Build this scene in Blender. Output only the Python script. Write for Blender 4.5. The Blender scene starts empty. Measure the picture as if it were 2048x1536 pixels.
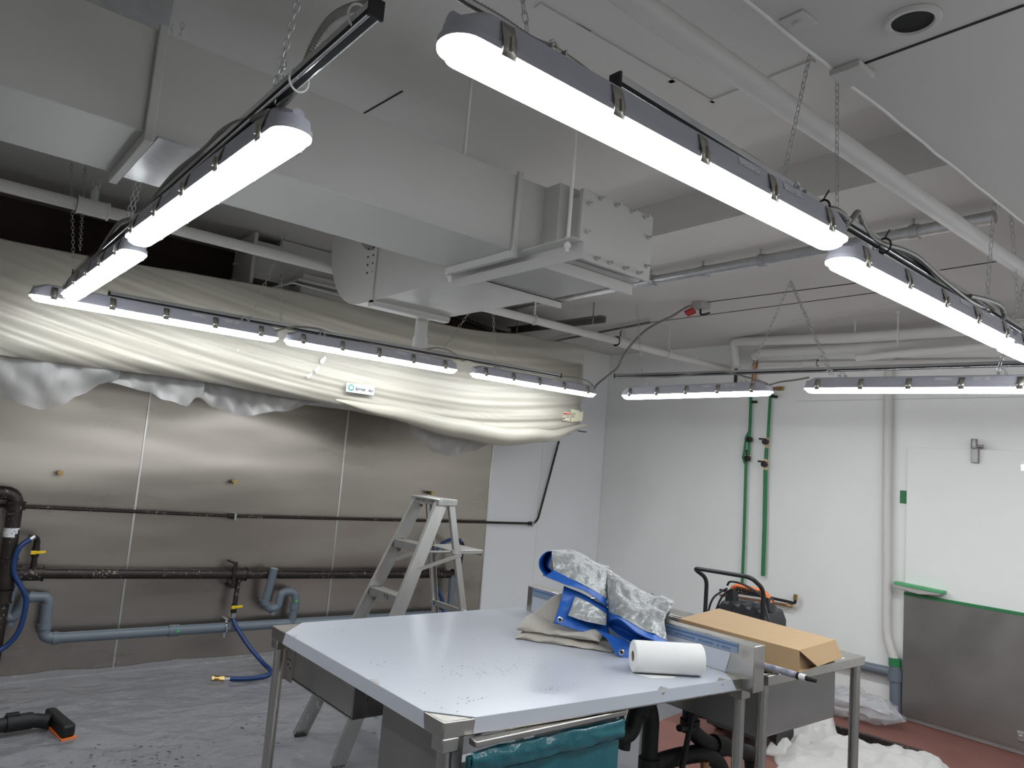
import bpy, math, random
from mathutils import Vector, Matrix, noise
random.seed(7)
S = bpy.context.scene
COL = S.collection

# ------------------------------------------------------------------ camera, world, exposure
cam_d = bpy.data.cameras.new('camera'); cam = bpy.data.objects.new('camera', cam_d); COL.objects.link(cam)
cam_d.sensor_width = 36; cam_d.sensor_fit = 'HORIZONTAL'; cam_d.lens = 25.9217; cam_d.clip_start = .02
cam.matrix_world = Matrix([[0.769336, -0.133804, -0.624675, 0.0], [-0.633698, -0.035967, -0.772744, 0.0], [0.080928, 0.990355, -0.112462, 1.6], [0.0, 0.0, 0.0, 1.0]])
S.camera = cam
W = bpy.data.worlds.new('world'); S.world = W; W.use_nodes = True
W.node_tree.nodes['Background'].inputs[0].default_value = (.9, .95, 1, 1)
W.node_tree.nodes['Background'].inputs[1].default_value = .02
S.view_settings.view_transform = 'Standard'; S.view_settings.look = 'None'
S.view_settings.gamma = 1; S.view_settings.use_curve_mapping = False
S.view_settings.exposure = 0.0
LAMP = 33.0          # radiance of the diffuser of every fixture

# ------------------------------------------------------------------ materials
MATS = {}
def mat(name, col, rough=.5, metal=0., var=0., vs=6., bump=0., bs=40., stretch=None, alpha=1., spec=.5,
        emit=0., specks=None, rvar=0., bdist=.01, aniso=0., trans=0., col2=None, coat=0., bdet=4, sub=None):
    m = bpy.data.materials.new(name); m.use_nodes = True; nt = m.node_tree; N = nt.nodes; L = nt.links
    b = N['Principled BSDF']
    b.inputs['Roughness'].default_value = rough; b.inputs['Metallic'].default_value = metal
    b.inputs['Specular IOR Level'].default_value = spec; b.inputs['Alpha'].default_value = alpha
    b.inputs['Transmission Weight'].default_value = trans; b.inputs['Coat Weight'].default_value = coat
    if aniso: b.inputs['Anisotropic'].default_value = aniso
    tc = N.new('ShaderNodeTexCoord'); mp = N.new('ShaderNodeMapping'); L.new(tc.outputs['Object'], mp.inputs[0])
    if stretch: mp.inputs['Scale'].default_value = stretch
    c = (*col, 1)
    if var or col2:
        n = N.new('ShaderNodeTexNoise'); n.inputs['Scale'].default_value = vs; n.inputs['Detail'].default_value = 5
        L.new(mp.outputs[0], n.inputs['Vector'])
        r = N.new('ShaderNodeValToRGB'); L.new(n.outputs['Fac'], r.inputs[0])
        r.color_ramp.elements[0].position = .12; r.color_ramp.elements[1].position = .88
        lo = col2 if col2 else tuple(max(0, x * (1 - var)) for x in col)
        hi = tuple(min(1, x * (1 + var)) for x in col)
        r.color_ramp.elements[0].color = (*lo, 1); r.color_ramp.elements[1].color = (*hi, 1)
        cs = r.outputs[0]
        if rvar:
            mr = N.new('ShaderNodeMapRange'); L.new(n.outputs['Fac'], mr.inputs[0])
            mr.inputs[3].default_value = max(.02, rough - rvar); mr.inputs[4].default_value = rough + rvar
            L.new(mr.outputs[0], b.inputs['Roughness'])
    else:
        g = N.new('ShaderNodeRGB'); g.outputs[0].default_value = c; cs = g.outputs[0]
    if specks:                                   # (noise scale, threshold, colour): small marks of wear
        n2 = N.new('ShaderNodeTexNoise'); n2.inputs['Scale'].default_value = specks[0]; n2.inputs['Detail'].default_value = 2
        L.new(tc.outputs['Object'], n2.inputs['Vector'])
        n3 = N.new('ShaderNodeTexNoise'); n3.inputs['Scale'].default_value = specks[0] * .06; L.new(tc.outputs['Object'], n3.inputs['Vector'])
        ad = N.new('ShaderNodeMath'); ad.operation = 'MULTIPLY_ADD'; L.new(n3.outputs['Fac'], ad.inputs[0]); ad.inputs[1].default_value = .5; L.new(n2.outputs['Fac'], ad.inputs[2])
        r2 = N.new('ShaderNodeValToRGB'); L.new(ad.outputs[0], r2.inputs[0])
        r2.color_ramp.elements[0].position = specks[1]; r2.color_ramp.elements[1].position = specks[1] + .02
        mx = N.new('ShaderNodeMix'); mx.data_type = 'RGBA'; L.new(r2.outputs[0], mx.inputs['Factor'])
        L.new(cs, mx.inputs['A']); mx.inputs['B'].default_value = (*specks[2], 1); cs = mx.outputs['Result']
    L.new(cs, b.inputs['Base Color'])
    if sub:                                      # thin cloth or film that lets light through
        t = N.new('ShaderNodeBsdfTranslucent'); L.new(cs, t.inputs[0]); ms = N.new('ShaderNodeMixShader')
        ms.inputs[0].default_value = sub; L.new(b.outputs[0], ms.inputs[1]); L.new(t.outputs[0], ms.inputs[2])
        L.new(ms.outputs[0], N['Material Output'].inputs[0])
    if bump:
        n4 = N.new('ShaderNodeTexNoise'); n4.inputs['Scale'].default_value = bs; n4.inputs['Detail'].default_value = bdet
        L.new(mp.outputs[0], n4.inputs['Vector'])
        bp = N.new('ShaderNodeBump'); bp.inputs['Strength'].default_value = bump; bp.inputs['Distance'].default_value = bdist
        L.new(n4.outputs['Fac'], bp.inputs['Height']); L.new(bp.outputs[0], b.inputs['Normal'])
    if emit:
        b.inputs['Emission Color'].default_value = (.93, .97, 1, 1); b.inputs['Emission Strength'].default_value = emit
    MATS[name] = m
    return m

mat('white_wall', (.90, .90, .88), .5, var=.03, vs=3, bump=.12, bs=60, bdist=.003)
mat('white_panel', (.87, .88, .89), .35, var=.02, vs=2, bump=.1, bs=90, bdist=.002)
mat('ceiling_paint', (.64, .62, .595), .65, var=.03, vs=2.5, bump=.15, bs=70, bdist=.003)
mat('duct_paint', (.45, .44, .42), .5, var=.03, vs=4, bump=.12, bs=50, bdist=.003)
mat('pipe_paint', (.68, .665, .64), .45, var=.03, vs=8)
mat('shade_brown', (.06, .04, .032), .9, var=.5, vs=2, bump=.4, bs=12, bdist=.02)  # near-black brown that stands for the shade above the hood
mat('steel_cladding', (.46, .42, .372), .29, .95, var=.28, vs=1.4, stretch=(.5, 1, 1.7), bump=1., bs=1.0, bdist=.03, bdet=1.5, rvar=.10, aniso=.4)
mat('seam_metal', (.78, .77, .75), .3, 1.)
mat('steel', (.52, .50, .47), .28, 1., var=.08, vs=8, stretch=(1, 1, .2), rvar=.06)
mat('steel_dull', (.33, .32, .31), .42, .9, var=.12, vs=5, rvar=.08)
mat('galvanised', (.58, .59, .60), .38, 1., var=.15, vs=30, rvar=.1)
mat('chrome', (.72, .73, .75), .16, 1.)
mat('aluminium', (.54, .54, .525), .38, .85, var=.12, vs=14, stretch=(1, 1, .25), bump=.15, bs=60, bdist=.003, specks=(26, .95, (.75, .75, .72)))
mat('zinc', (.52, .53, .54), .4, 1.)
mat('housing_grey', (.40, .40, .45), .45, var=.02)
mat('lens', (.95, .97, 1), .4, emit=LAMP)
mat('clip_steel', (.50, .48, .43), .3, 1.)
mat('label_print', (.55, .55, .58), .6, specks=(400, .84, (.12, .12, .13)))
mat('black_iron', (.035, .028, .025), .45, .5, var=.4, vs=12, specks=(60, .92, (.25, .2, .17)))
mat('black_plastic', (.006, .006, .0065), .6, bump=.2, bs=80, bdist=.002)
mat('black_rubber', (.02, .02, .021), .4, 0.)
mat('pvc_grey', (.15, .18, .215), .35, var=.06, vs=10)
mat('hose_blue', (.010, .04, .15), .4, bump=.2, bs=300, bdist=.001)
mat('yellow', (.85, .58, .02), .35)
mat('brass', (.48, .34, .14), .35, 1., var=.25, vs=30)
mat('copper', (.50, .25, .15), .35, 1., var=.2, vs=20)
mat('green_tape', (.025, .20, .07), .55, var=.2, vs=25, bump=.3, bs=60, bdist=.003)
mat('green_light', (.10, .42, .18), .5, var=.1, vs=20)
mat('drape_film', (.49, .465, .395), .42, var=.05, vs=2, alpha=.86, sub=.22, spec=.5, coat=.1)
def thin_end(name, x0, x1, a0, a1):
    nt = MATS[name].node_tree; N = nt.nodes; L = nt.links; tc = N.new('ShaderNodeTexCoord'); sp = N.new('ShaderNodeSeparateXYZ'); L.new(tc.outputs['Object'], sp.inputs[0])
    mr = N.new('ShaderNodeMapRange'); mr.inputs[1].default_value = x0; mr.inputs[2].default_value = x1; mr.inputs[3].default_value = a0; mr.inputs[4].default_value = a1
    L.new(sp.outputs[0], mr.inputs[0]); L.new(mr.outputs[0], N['Principled BSDF'].inputs['Alpha'])
    ms = [n for n in N if n.type == 'MIX_SHADER']
    if ms:
        m2 = N.new('ShaderNodeMapRange'); m2.inputs[1].default_value = x0; m2.inputs[2].default_value = x1; m2.inputs[3].default_value = .22; m2.inputs[4].default_value = .05
        L.new(sp.outputs[0], m2.inputs[0]); L.new(m2.outputs[0], ms[0].inputs[0])
thin_end('drape_film', 2.15, 2.75, .86, .42)
mat('swag_film', (.47, .46, .45), .33, alpha=.68, sub=.35, spec=.6)
mat('clear_film', (.66, .67, .70), .16, alpha=.34, spec=.8, bump=.5, bs=25, bdist=.01)
mat('floor_film', (.36, .36, .385), .15, alpha=.55, var=.15, vs=5, bump=1., bs=11, bdist=.03, spec=.7, specks=(30, .99, (.02, .03, .03)))
mat('floor_paint', (.20, .197, .21), .5, var=.12, vs=3, bump=.15, bs=40, bdist=.003, specks=(45, 1.0, (.03, .03, .035)))
mat('rosin_paper', (.21, .088, .07), .7, var=.2, vs=4, bump=.3, bs=10, bdist=.01)
mat('table_film', (.52, .545, .60), .22, var=.025, vs=3, spec=.5, specks=(55, 1.0, (.05, .05, .055)))
mat('film_blue', (.22, .29, .40), .25, var=.1, vs=6)
mat('print_blue', (.08, .14, .30), .5)
mat('teal_film', (.005, .11, .14), .16, var=.25, vs=7, bump=.8, bs=14, bdist=.012, spec=.8)
mat('cardboard', (.46, .31, .165), .75, var=.05, vs=9, stretch=(1, 8, 1), bump=.1, bs=120, bdist=.001)
mat('cardboard_in', (.34, .22, .12), .8)
mat('paper_white', (.78, .78, .76), .85, bump=.25, bs=160, bdist=.002)
mat('canvas', (.46, .43, .375), .85, var=.08, vs=12, bump=.4, bs=30, bdist=.006)
mat('white_cloth', (.60, .585, .56), .85, var=.06, vs=10, bump=.5, bs=18, bdist=.01)
mat('tarp_silver', (.40, .415, .415), .33, .35, var=.30, vs=26, bump=1., bs=48, bdist=.010, spec=.6)
mat('tarp_blue', (.012, .10, .42), .42, var=.15, vs=14, bump=.4, bs=30, bdist=.006)
mat('orange', (.70, .16, .03), .4)
mat('charcoal', (.035, .037, .04), .5, bump=.15, bs=60, bdist=.002)
mat('sticker', (.78, .79, .80), .5, specks=(120, .86, (.2, .2, .22)))
mat('sticker_cream', (.50, .47, .34), .6, var=.06, vs=20, specks=(110, .9, (.3, .2, .15)))
mat('badge_white', (.50, .53, .52), .4)
mat('badge_teal', (.06, .22, .22), .4)
mat('ink', (.02, .02, .03), .5)
mat('pole_paint', (.62, .64, .68), .4, var=.01, vs=55, col2=(.0, .0, .10))
mat('dark_gap', (.01, .01, .01), .8)
mat('red_plastic', (.45, .02, .02), .35)

# ------------------------------------------------------------------ mesh helpers
def wloc(o):
    v = Vector((0, 0, 0))
    while o is not None:
        v += o.location; o = o.parent
    return v

def cr(pts, n=6):
    """Catmull-Rom resampling of a polyline"""
    P = [Vector(p) for p in pts]
    if len(P) < 3: return P
    out = []
    for i in range(len(P) - 1):
        a = P[max(i - 1, 0)]; b = P[i]; c = P[i + 1]; d = P[min(i + 2, len(P) - 1)]
        for k in range(n):
            t = k / n
            out.append(.5 * ((2 * b) + (c - a) * t + (2 * a - 5 * b + 4 * c - d) * t * t + (3 * b - a - 3 * c + d) * t ** 3))
    out.append(P[-1]); return out

def rounded(pts, r, n=5):
    """polyline with its corners rounded: pipe elbows"""
    P = [Vector(p) for p in pts]; out = [P[0]]
    for i in range(1, len(P) - 1):
        a, b, c = P[i - 1], P[i], P[i + 1]
        u = (a - b); v = (c - b); q = min(r, u.length * .48, v.length * .48)
        s = b + u.normalized() * q; e = b + v.normalized() * q
        for k in range(n + 1):
            t = k / n; out.append((1 - t) ** 2 * s + 2 * t * (1 - t) * b + t * t * e)
    out.append(P[-1]); return out

class G:
    def __init__(s): s.v = []; s.f = []
    def add(s, vs, fs):
        o = len(s.v); s.v += [Vector(v) for v in vs]; s.f += [tuple(o + i for i in f) for f in fs]; return s
    def box(s, a, b):
        x0, y0, z0 = (min(a[i], b[i]) for i in range(3)); x1, y1, z1 = (max(a[i], b[i]) for i in range(3))
        return s.add([(x0,y0,z0),(x1,y0,z0),(x1,y1,z0),(x0,y1,z0),(x0,y0,z1),(x1,y0,z1),(x1,y1,z1),(x0,y1,z1)],
                     [(0,3,2,1),(4,5,6,7),(0,1,5,4),(1,2,6,5),(2,3,7,6),(3,0,4,7)])
    def bar(s, p, q, w, h, up=(0, 0, 1), off=0):
        """rectangular bar from p to q; w sideways, h along up"""
        p = Vector(p); q = Vector(q); d = (q - p).normalized(); u = Vector(up); sd = d.cross(u).normalized(); u = sd.cross(d)
        vs = []
        for c in (p, q):
            for a, b in ((-1, -1), (1, -1), (1, 1), (-1, 1)): vs.append(c + sd * (a * w / 2) + u * (b * h / 2 + off))
        return s.add(vs, [(0,1,2,3),(7,6,5,4),(0,4,5,1),(1,5,6,2),(2,6,7,3),(3,7,4,0)])
    def tube(s, path, r, seg=10, cap=True, radii=None):
        P = [Vector(p) for p in path]; n = len(P); o = len(s.v)
        t0 = (P[1] - P[0]).normalized(); ref = Vector((0, 0, 1)) if abs(t0.z) < .9 else Vector((1, 0, 0))
        u = t0.cross(ref).normalized()
        for i in range(n):
            t = (P[min(i + 1, n - 1)] - P[max(i - 1, 0)]).normalized()
            u = (u - t * u.dot(t)).normalized(); w = t.cross(u); rr = radii[i] if radii else r
            for k in range(seg):
                a = 2 * math.pi * k / seg; s.v.append(P[i] + u * (rr * math.cos(a)) + w * (rr * math.sin(a)))
        for i in range(n - 1):
            for k in range(seg):
                a = o + i * seg + k; b = o + i * seg + (k + 1) % seg; s.f.append((a, b, b + seg, a + seg))
        if cap:
            s.f.append(tuple(o + k for k in range(seg))[::-1]); s.f.append(tuple(o + (n - 1) * seg + k for k in range(seg)))
        return s
    def cyl(s, p, q, r, seg=12): return s.tube([p, q], r, seg)
    def flex(s, path, r, pitch=.006, seg=8, depth=.14):
        """corrugated armoured cable"""
        P = cr(path, 14); L = [0]
        for i in range(1, len(P)): L.append(L[-1] + (P[i] - P[i - 1]).length)
        n = max(6, int(L[-1] / (pitch / 2))); n = min(n, 520); out = []; j = 0
        for i in range(n + 1):
            d = L[-1] * i / n
            while j < len(L) - 2 and L[j + 1] < d: j += 1
            t = (d - L[j]) / max(1e-6, L[j + 1] - L[j]); out.append(P[j].lerp(P[j + 1], t))
        return s.tube(out, r, seg, True, [r * (1 if i % 2 else 1 - depth) for i in range(n + 1)])
    def prism(s, poly, d):
        """planar polygon (3-D points) pushed along vector d"""
        P = [Vector(p) for p in poly]; d = Vector(d); n = len(P); o = len(s.v)
        s.v += P + [p + d for p in P]
        s.f.append(tuple(o + i for i in range(n))[::-1]); s.f.append(tuple(o + n + i for i in range(n)))
        for i in range(n): s.f.append((o + i, o + (i + 1) % n, o + n + (i + 1) % n, o + n + i))
        return s
    def grid(s, fn, nu, nv):
        o = len(s.v)
        for i in range(nu + 1):
            for j in range(nv + 1): s.v.append(Vector(fn(i / nu, j / nv)))
        for i in range(nu):
            for j in range(nv):
                a = o + i * (nv + 1) + j; s.f.append((a, a + nv + 1, a + nv + 2, a + 1))
        return s
    def loops(s, rings, cap0=True, cap1=True):
        n = len(rings[0]); o = len(s.v)
        for r in rings: s.v += [Vector(p) for p in r]
        for i in range(len(rings) - 1):
            for k in range(n):
                a = o + i * n + k; b = o + i * n + (k + 1) % n; s.f.append((a, b, b + n, a + n))
        if cap0: s.f.append(tuple(o + k for k in range(n))[::-1])
        if cap1: s.f.append(tuple(o + (len(rings) - 1) * n + k for k in range(n)))
        return s
    def link(s, c, d, side, Lk, Wd, r):
        """one chain link"""
        pts = []
        for k in range(10):
            a = 2 * math.pi * k / 10
            pts.append(c + d * (math.sin(a) * Lk / 2) + side * (math.cos(a) * Wd / 2))
        o = len(s.v); nrm = d.cross(side)
        for k in range(10):
            t = (pts[(k + 1) % 10] - pts[k - 1]).normalized(); w = t.cross(nrm)
            for e in range(4):
                a = math.pi / 2 * e; s.v.append(pts[k] + nrm * (r * math.cos(a)) + w * (r * math.sin(a)))
        for k in range(10):
            for e in range(4):
                a = o + k * 4 + e; b = o + k * 4 + (e + 1) % 4; c2 = o + ((k + 1) % 10) * 4 + e; d2 = o + ((k + 1) % 10) * 4 + (e + 1) % 4
                s.f.append((a, b, d2, c2))
    def chain(s, p, q, pitch=.022, r=.0017):
        p = Vector(p); q = Vector(q); d = (q - p).normalized(); n = max(2, int((q - p).length / pitch))
        a = d.cross(Vector((.3, 1, .1))).normalized(); b = d.cross(a)
        for i in range(n): s.link(p.lerp(q, (i + .5) / n), d, a if i % 2 else b, pitch * 1.35, pitch * .62, r)
        return s
    def build(s, name, m, parent=None, local=False, bevel=0, smooth=38, solid=0, subd=0):
        me = bpy.data.meshes.new(name)
        if parent is not None: off = Vector((0, 0, 0)) if local else wloc(parent)
        else:
            lo = [min(v[i] for v in s.v) for i in range(3)]; hi = [max(v[i] for v in s.v) for i in range(3)]
            off = Vector(((lo[0] + hi[0]) / 2, (lo[1] + hi[1]) / 2, lo[2]))
        me.from_pydata([tuple(v - off) for v in s.v], [], s.f); me.update()
        me.materials.append(MATS[m])
        if smooth:
            me.shade_smooth()
            try: me.set_sharp_from_angle(angle=math.radians(smooth))
            except Exception: pass
        o = bpy.data.objects.new(name, me); COL.objects.link(o)
        if parent is not None: o.parent = parent
        else: o.location = off
        if solid:
            md = o.modifiers.new('thickness', 'SOLIDIFY'); md.thickness = solid; md.offset = 0
        if bevel:
            md = o.modifiers.new('bevel', 'BEVEL'); md.width = bevel; md.segments = 2; md.limit_method = 'ANGLE'
        return o

def tag(o, label, cat, group=None, kind=None):
    o['label'] = label; o['category'] = cat
    if group: o['group'] = group
    if kind: o['kind'] = kind
    return o
def thing(name, label, cat, loc, group=None):
    o = bpy.data.objects.new(name, None); COL.objects.link(o); o.location = loc; o.empty_display_size = .05
    return tag(o, label, cat, group)
def struct(o):
    o['kind'] = 'structure'; return o
def text(body, size, m, parent, mw, name='lettering', ext=.0004, shear=0):
    cu = bpy.data.curves.new(name, 'FONT'); cu.body = body; cu.size = size; cu.extrude = ext; cu.offset = size * .012; cu.align_x = 'CENTER'; cu.align_y = 'CENTER'; cu.shear = shear
    t = bpy.data.objects.new('tmp', cu); COL.objects.link(t); bpy.context.view_layer.update()
    me = bpy.data.meshes.new_from_object(t); bpy.data.objects.remove(t)
    me.name = name; me.materials.clear(); me.materials.append(MATS[m])
    me.transform(Matrix.Translation(-wloc(parent)) @ mw)
    o = bpy.data.objects.new(name, me); COL.objects.link(o); o.parent = parent; return o
def face(o, xdir, up):
    """matrix: text plane at o with x along xdir and y along up"""
    x = Vector(xdir).normalized(); u = Vector(up); z = x.cross(u).normalized(); y = z.cross(x)
    m = Matrix((x, y, z)).transposed().to_4x4(); m.translation = Vector(o); return m
def copy_tree(o, parent=None):
    c = o.copy(); COL.objects.link(c); c.parent = parent
    for ch in list(o.children): copy_tree(ch, c)
    return c
def nz(x, y=0, z=0): return noise.noise(Vector((x, y, z)))
def lerp(a, b, t): return a + (b - a) * t
def interp(tab, x):
    if x <= tab[0][0]: return tab[0][1]
    for (a, b), (c, d) in zip(tab, tab[1:]):
        if x <= c:
            t = (x - a) / (c - a); t = t * t * (3 - 2 * t); return lerp(b, d, t)
    return tab[-1][1]
def bic(rows, u, v):
    """smooth surface through a grid of control points: u along a row, v across rows"""
    def c1(P, t):
        n = len(P) - 1; x = min(max(t * n, 0), n - 1e-6); i = int(x); f = x - i
        a = P[max(i - 1, 0)]; b = P[i]; c = P[i + 1]; d = P[min(i + 2, n)]
        return .5 * ((2 * b) + (c - a) * f + (2 * a - 5 * b + 4 * c - d) * f * f + (3 * b - a - 3 * c + d) * f ** 3)
    return c1([c1([Vector(p) for p in r], u) for r in rows], v)

YW = 5.66      # steel-clad wall
XB = 5.945     # white end wall

# ------------------------------------------------------------------ the room
struct(G().box((-2.3, -2.7, -.12), (6.1, 5.8, 0)).build('floor', 'floor_paint'))
wl = struct(G().box((-2.3, YW, 0), (6.1, YW + .12, 3.2)).build('wall_left', 'white_wall'))
for a, b in ((-1.79, -.245), (-.24, 1.297), (1.304, 2.836), (2.842, 4.392)):
    G().box((a, YW - .006, .012), (b, YW, 1.965)).build('steel_sheet', 'steel_cladding', wl)
for x in (-.242, 1.3005, 2.839, 4.398):
    G().box((x - .007, YW - .011, .012), (x + .007, YW, 1.965)).build('seam_strip', 'seam_metal', wl, bevel=.002)
for a, b in ((4.406, 5.036), (5.044, 5.94)):
    G().box((a, YW - .005, .03), (b, YW, 2.67)).build('wall_panel', 'white_panel', wl)
G().box((-2.2, YW - .02, 2.0), (4.6, YW - .001, 3.2)).build('wall_shade_strip', 'shade_brown', wl)  # dark panel: shade over the hood put into the wall colour
wr = struct(G().box((XB, -2.7, 0), (XB + .12, 5.7, 3.2)).build('wall_right', 'white_wall'))
G().box((XB - .004, 3.4, 2.372), (XB, 1.0, 2.378)).build('panel_joint', 'ceiling_paint', wr)
struct(G().box((-2.3, -2.8, 0), (6.1, -2.7, 3.2)).build('wall_behind', 'white_wall'))
struct(G().box((-2.4, -2.7, 0), (-2.3, 5.8, 3.2)).build('wall_near', 'white_wall'))
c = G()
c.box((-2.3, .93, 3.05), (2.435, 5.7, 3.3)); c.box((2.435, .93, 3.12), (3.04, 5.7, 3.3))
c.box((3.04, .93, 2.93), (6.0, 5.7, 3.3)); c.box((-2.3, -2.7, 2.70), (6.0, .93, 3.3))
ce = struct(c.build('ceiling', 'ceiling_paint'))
# ragged bead of filler along the edge of the lower soffit
pts = []
for i in range(60):
    x = .6 + i * .09; w = 1 if 1.5 < x < 1.9 else .4
    pts.append((x, .93 + .012 * w * nz(x * 9), 2.70 + .004 * nz(x * 7, 3)))
G().tube(pts, .0045, 6).build('filler_bead', 'white_wall', ce)
for a, b, w in (((1.765,0.896,2.7), (1.769,0.51,2.7), .008), ((4.791,4.123,2.93), (4.772,2.152,2.93), .012),
                ((4.432,3.339,2.93), (4.501,2.008,2.93), .014), ((4.47,1.699,2.93), (4.457,1.322,2.93), .012),
                ((1.357,1.689,3.05), (1.566,1.679,3.05), .010), ((1.591,1.681,3.05), (1.973,1.667,3.05), .010),
                ((1.327,2.794,3.05), (1.342,2.502,3.05), .008)):
    G().bar(a, b, w, .004).build('joint_gap', 'dark_gap', ce)
for a, b, w in (((1.973,1.667,3.05), (2.214,1.66,3.05), .03), ((2.201,1.657,3.05), (2.199,1.242,3.05), .02),
                ((1.35,1.697,3.05), (1.993,1.676,3.05), .03), ((5.311,3.12,2.93), (5.04,1.943,2.93), .03)):
    G().bar(a, b, w, .012).build('joint_batten', 'ceiling_paint', ce)
p = Vector((1.781,0.907,2.7))
G().box(p + Vector((-.045, -.05, -.018)), p + Vector((.045, .03, 0))).build('cover_plate', 'ceiling_paint', ce, bevel=.003)
p = Vector((1.494,0.886,2.7))
g = G(); g.box(p + Vector((-.035, -.03, -.005)), p + Vector((.035, .03, 0))); g.cyl(p + Vector((0, 0, -.01)), p, .012, 10)
g.build('blanking_plate', 'ceiling_paint', ce, bevel=.002)
p = Vector((1.664,0.7,2.7))
o = tag(G().tube([p + Vector((.052 * math.cos(a), .052 * math.sin(a), -.002)) for a in [i * math.pi / 14 for i in range(29)]], .009, 6, False).build('downlight_ring', 'ceiling_paint'),
        'round recessed ceiling cutout with a pale rim, top right', 'ceiling hole')
G().cyl(p + Vector((0, 0, -.004)), p + Vector((0, 0, -.0005)), .045, 24).build('opening', 'dark_gap', o)

# ------------------------------------------------------------------ white painted ductwork
d = thing('air_duct', 'white painted square air duct teeing overhead, bolted access plate on its near end', 'duct', (1.0, 2.3, 2.41))
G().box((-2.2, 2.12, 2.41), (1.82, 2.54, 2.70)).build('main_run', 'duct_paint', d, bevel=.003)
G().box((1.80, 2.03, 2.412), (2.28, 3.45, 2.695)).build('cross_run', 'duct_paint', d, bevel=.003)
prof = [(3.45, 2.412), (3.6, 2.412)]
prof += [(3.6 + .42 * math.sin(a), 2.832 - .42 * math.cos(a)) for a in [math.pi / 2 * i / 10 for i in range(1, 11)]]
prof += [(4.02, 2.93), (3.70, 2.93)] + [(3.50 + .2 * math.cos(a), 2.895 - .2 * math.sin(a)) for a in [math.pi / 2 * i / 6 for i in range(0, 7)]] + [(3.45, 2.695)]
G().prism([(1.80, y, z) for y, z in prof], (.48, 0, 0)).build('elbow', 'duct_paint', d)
for x in (.395, 1.665):
    g = G(); g.box((x - .012, 2.104, 2.3801), (x + .012, 2.1205, 2.712)); g.box((x - .0119, 2.1206, 2.380), (x + .0119, 2.555, 2.4101)); g.build('flange', 'duct_paint', d, bevel=.003)
g = G(); g.box((1.790, 3.436, 2.40), (1.80, 3.464, 2.70)); g.box((1.79, 3.436, 2.395), (2.29, 3.464, 2.412)); g.build('flange', 'duct_paint', d)
for y in (3.50, 3.56):
    for i in range(6): G().cyl((1.797, y - i * .004, 2.80 - i * .045), (1.80, y - i * .004, 2.80 - i * .045), .006, 6).build('rivet', 'dark_gap', d)
pl = G().box((1.84, 1.945, 2.395), (2.245, 1.965, 2.665)).build('access_plate', 'duct_paint', d, bevel=.004)
G().box((1.86, 1.965, 2.42), (2.225, 2.03, 2.645)).build('collar', 'duct_paint', d)
bolts = [(1.87, z) for z in (2.50, 2.61)] + [(2.215, z) for z in (2.45, 2.57)] + [(x, 2.648) for x in (1.93, 2.02, 2.11, 2.19)] + [(x, 2.412) for x in (1.93, 2.0, 2.09, 2.17)]
for x, z in bolts:
    g = G(); g.cyl((x, 1.915, z), (x, 1.946, z), .0045, 6); g.cyl((x, 1.934, z), (x, 1.944, z), .0085, 6); g.build('bolt', 'duct_paint', pl)
g = G(); g.bar((1.715, 1.82, 2.408), (1.715, 2.62, 2.408), .06, .004); g.bar((1.743, 1.82, 2.378), (1.743, 2.62, 2.378), .005, .062)
g.build('support_angle', 'duct_paint', d)
g = G(); g.bar((1.76, 2.10, 2.408), (2.29, 2.10, 2.408), .05, .004); g.bar((1.76, 2.08, 2.388), (2.29, 2.08, 2.388), .005, .045); g.build('stiffener', 'duct_paint', d)
g = G(); g.bar((1.80, 2.58, 2.404), (2.33, 2.58, 2.404), .045, .006); g.bar((1.80, 2.56, 2.388), (2.33, 2.56, 2.388), .005, .035); g.build('stiffener', 'duct_paint', d)
g = G(); g.bar((1.80, 3.47, 2.40), (2.29, 3.47, 2.40), .05, .03); g.build('stiffener', 'duct_paint', d)
for x, y in ((1.712, 1.87), (1.712, 2.60)):
    g = G(); g.cyl((x, y, 2.37), (x, y, 3.05 if y < 2 else 2.46), .0065, 8); g.cyl((x, y, 2.385), (x, y, 2.40), .012, 6); g.cyl((x, y, 2.41), (x, y, 2.422), .012, 6); g.build('hanger_rod', 'pipe_paint', d)
g = G(); g.cyl((1.435, 2.16, 2.70), (1.437, 2.16, 3.05), .006, 8); g.build('hanger_rod', 'pipe_paint', d)
p = (2.22, 3.62, 2.41)
g = G(); g.cyl(p, (p[0], p[1], 2.27), .036, 18); g.cyl((p[0], p[1], 2.30), (p[0], p[1], 2.245), .043, 18); g.build('drain_stub', 'duct_paint', d)
g = G(); g.box((.20, 2.16, 2.70), (.42, 2.48, 3.05)); g.build('bare_riser', 'galvanised', d, bevel=.003)
G().box((.42, 2.119, 2.405), (.72, 2.541, 2.412)).build('bare_patch', 'galvanised', d)

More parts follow.
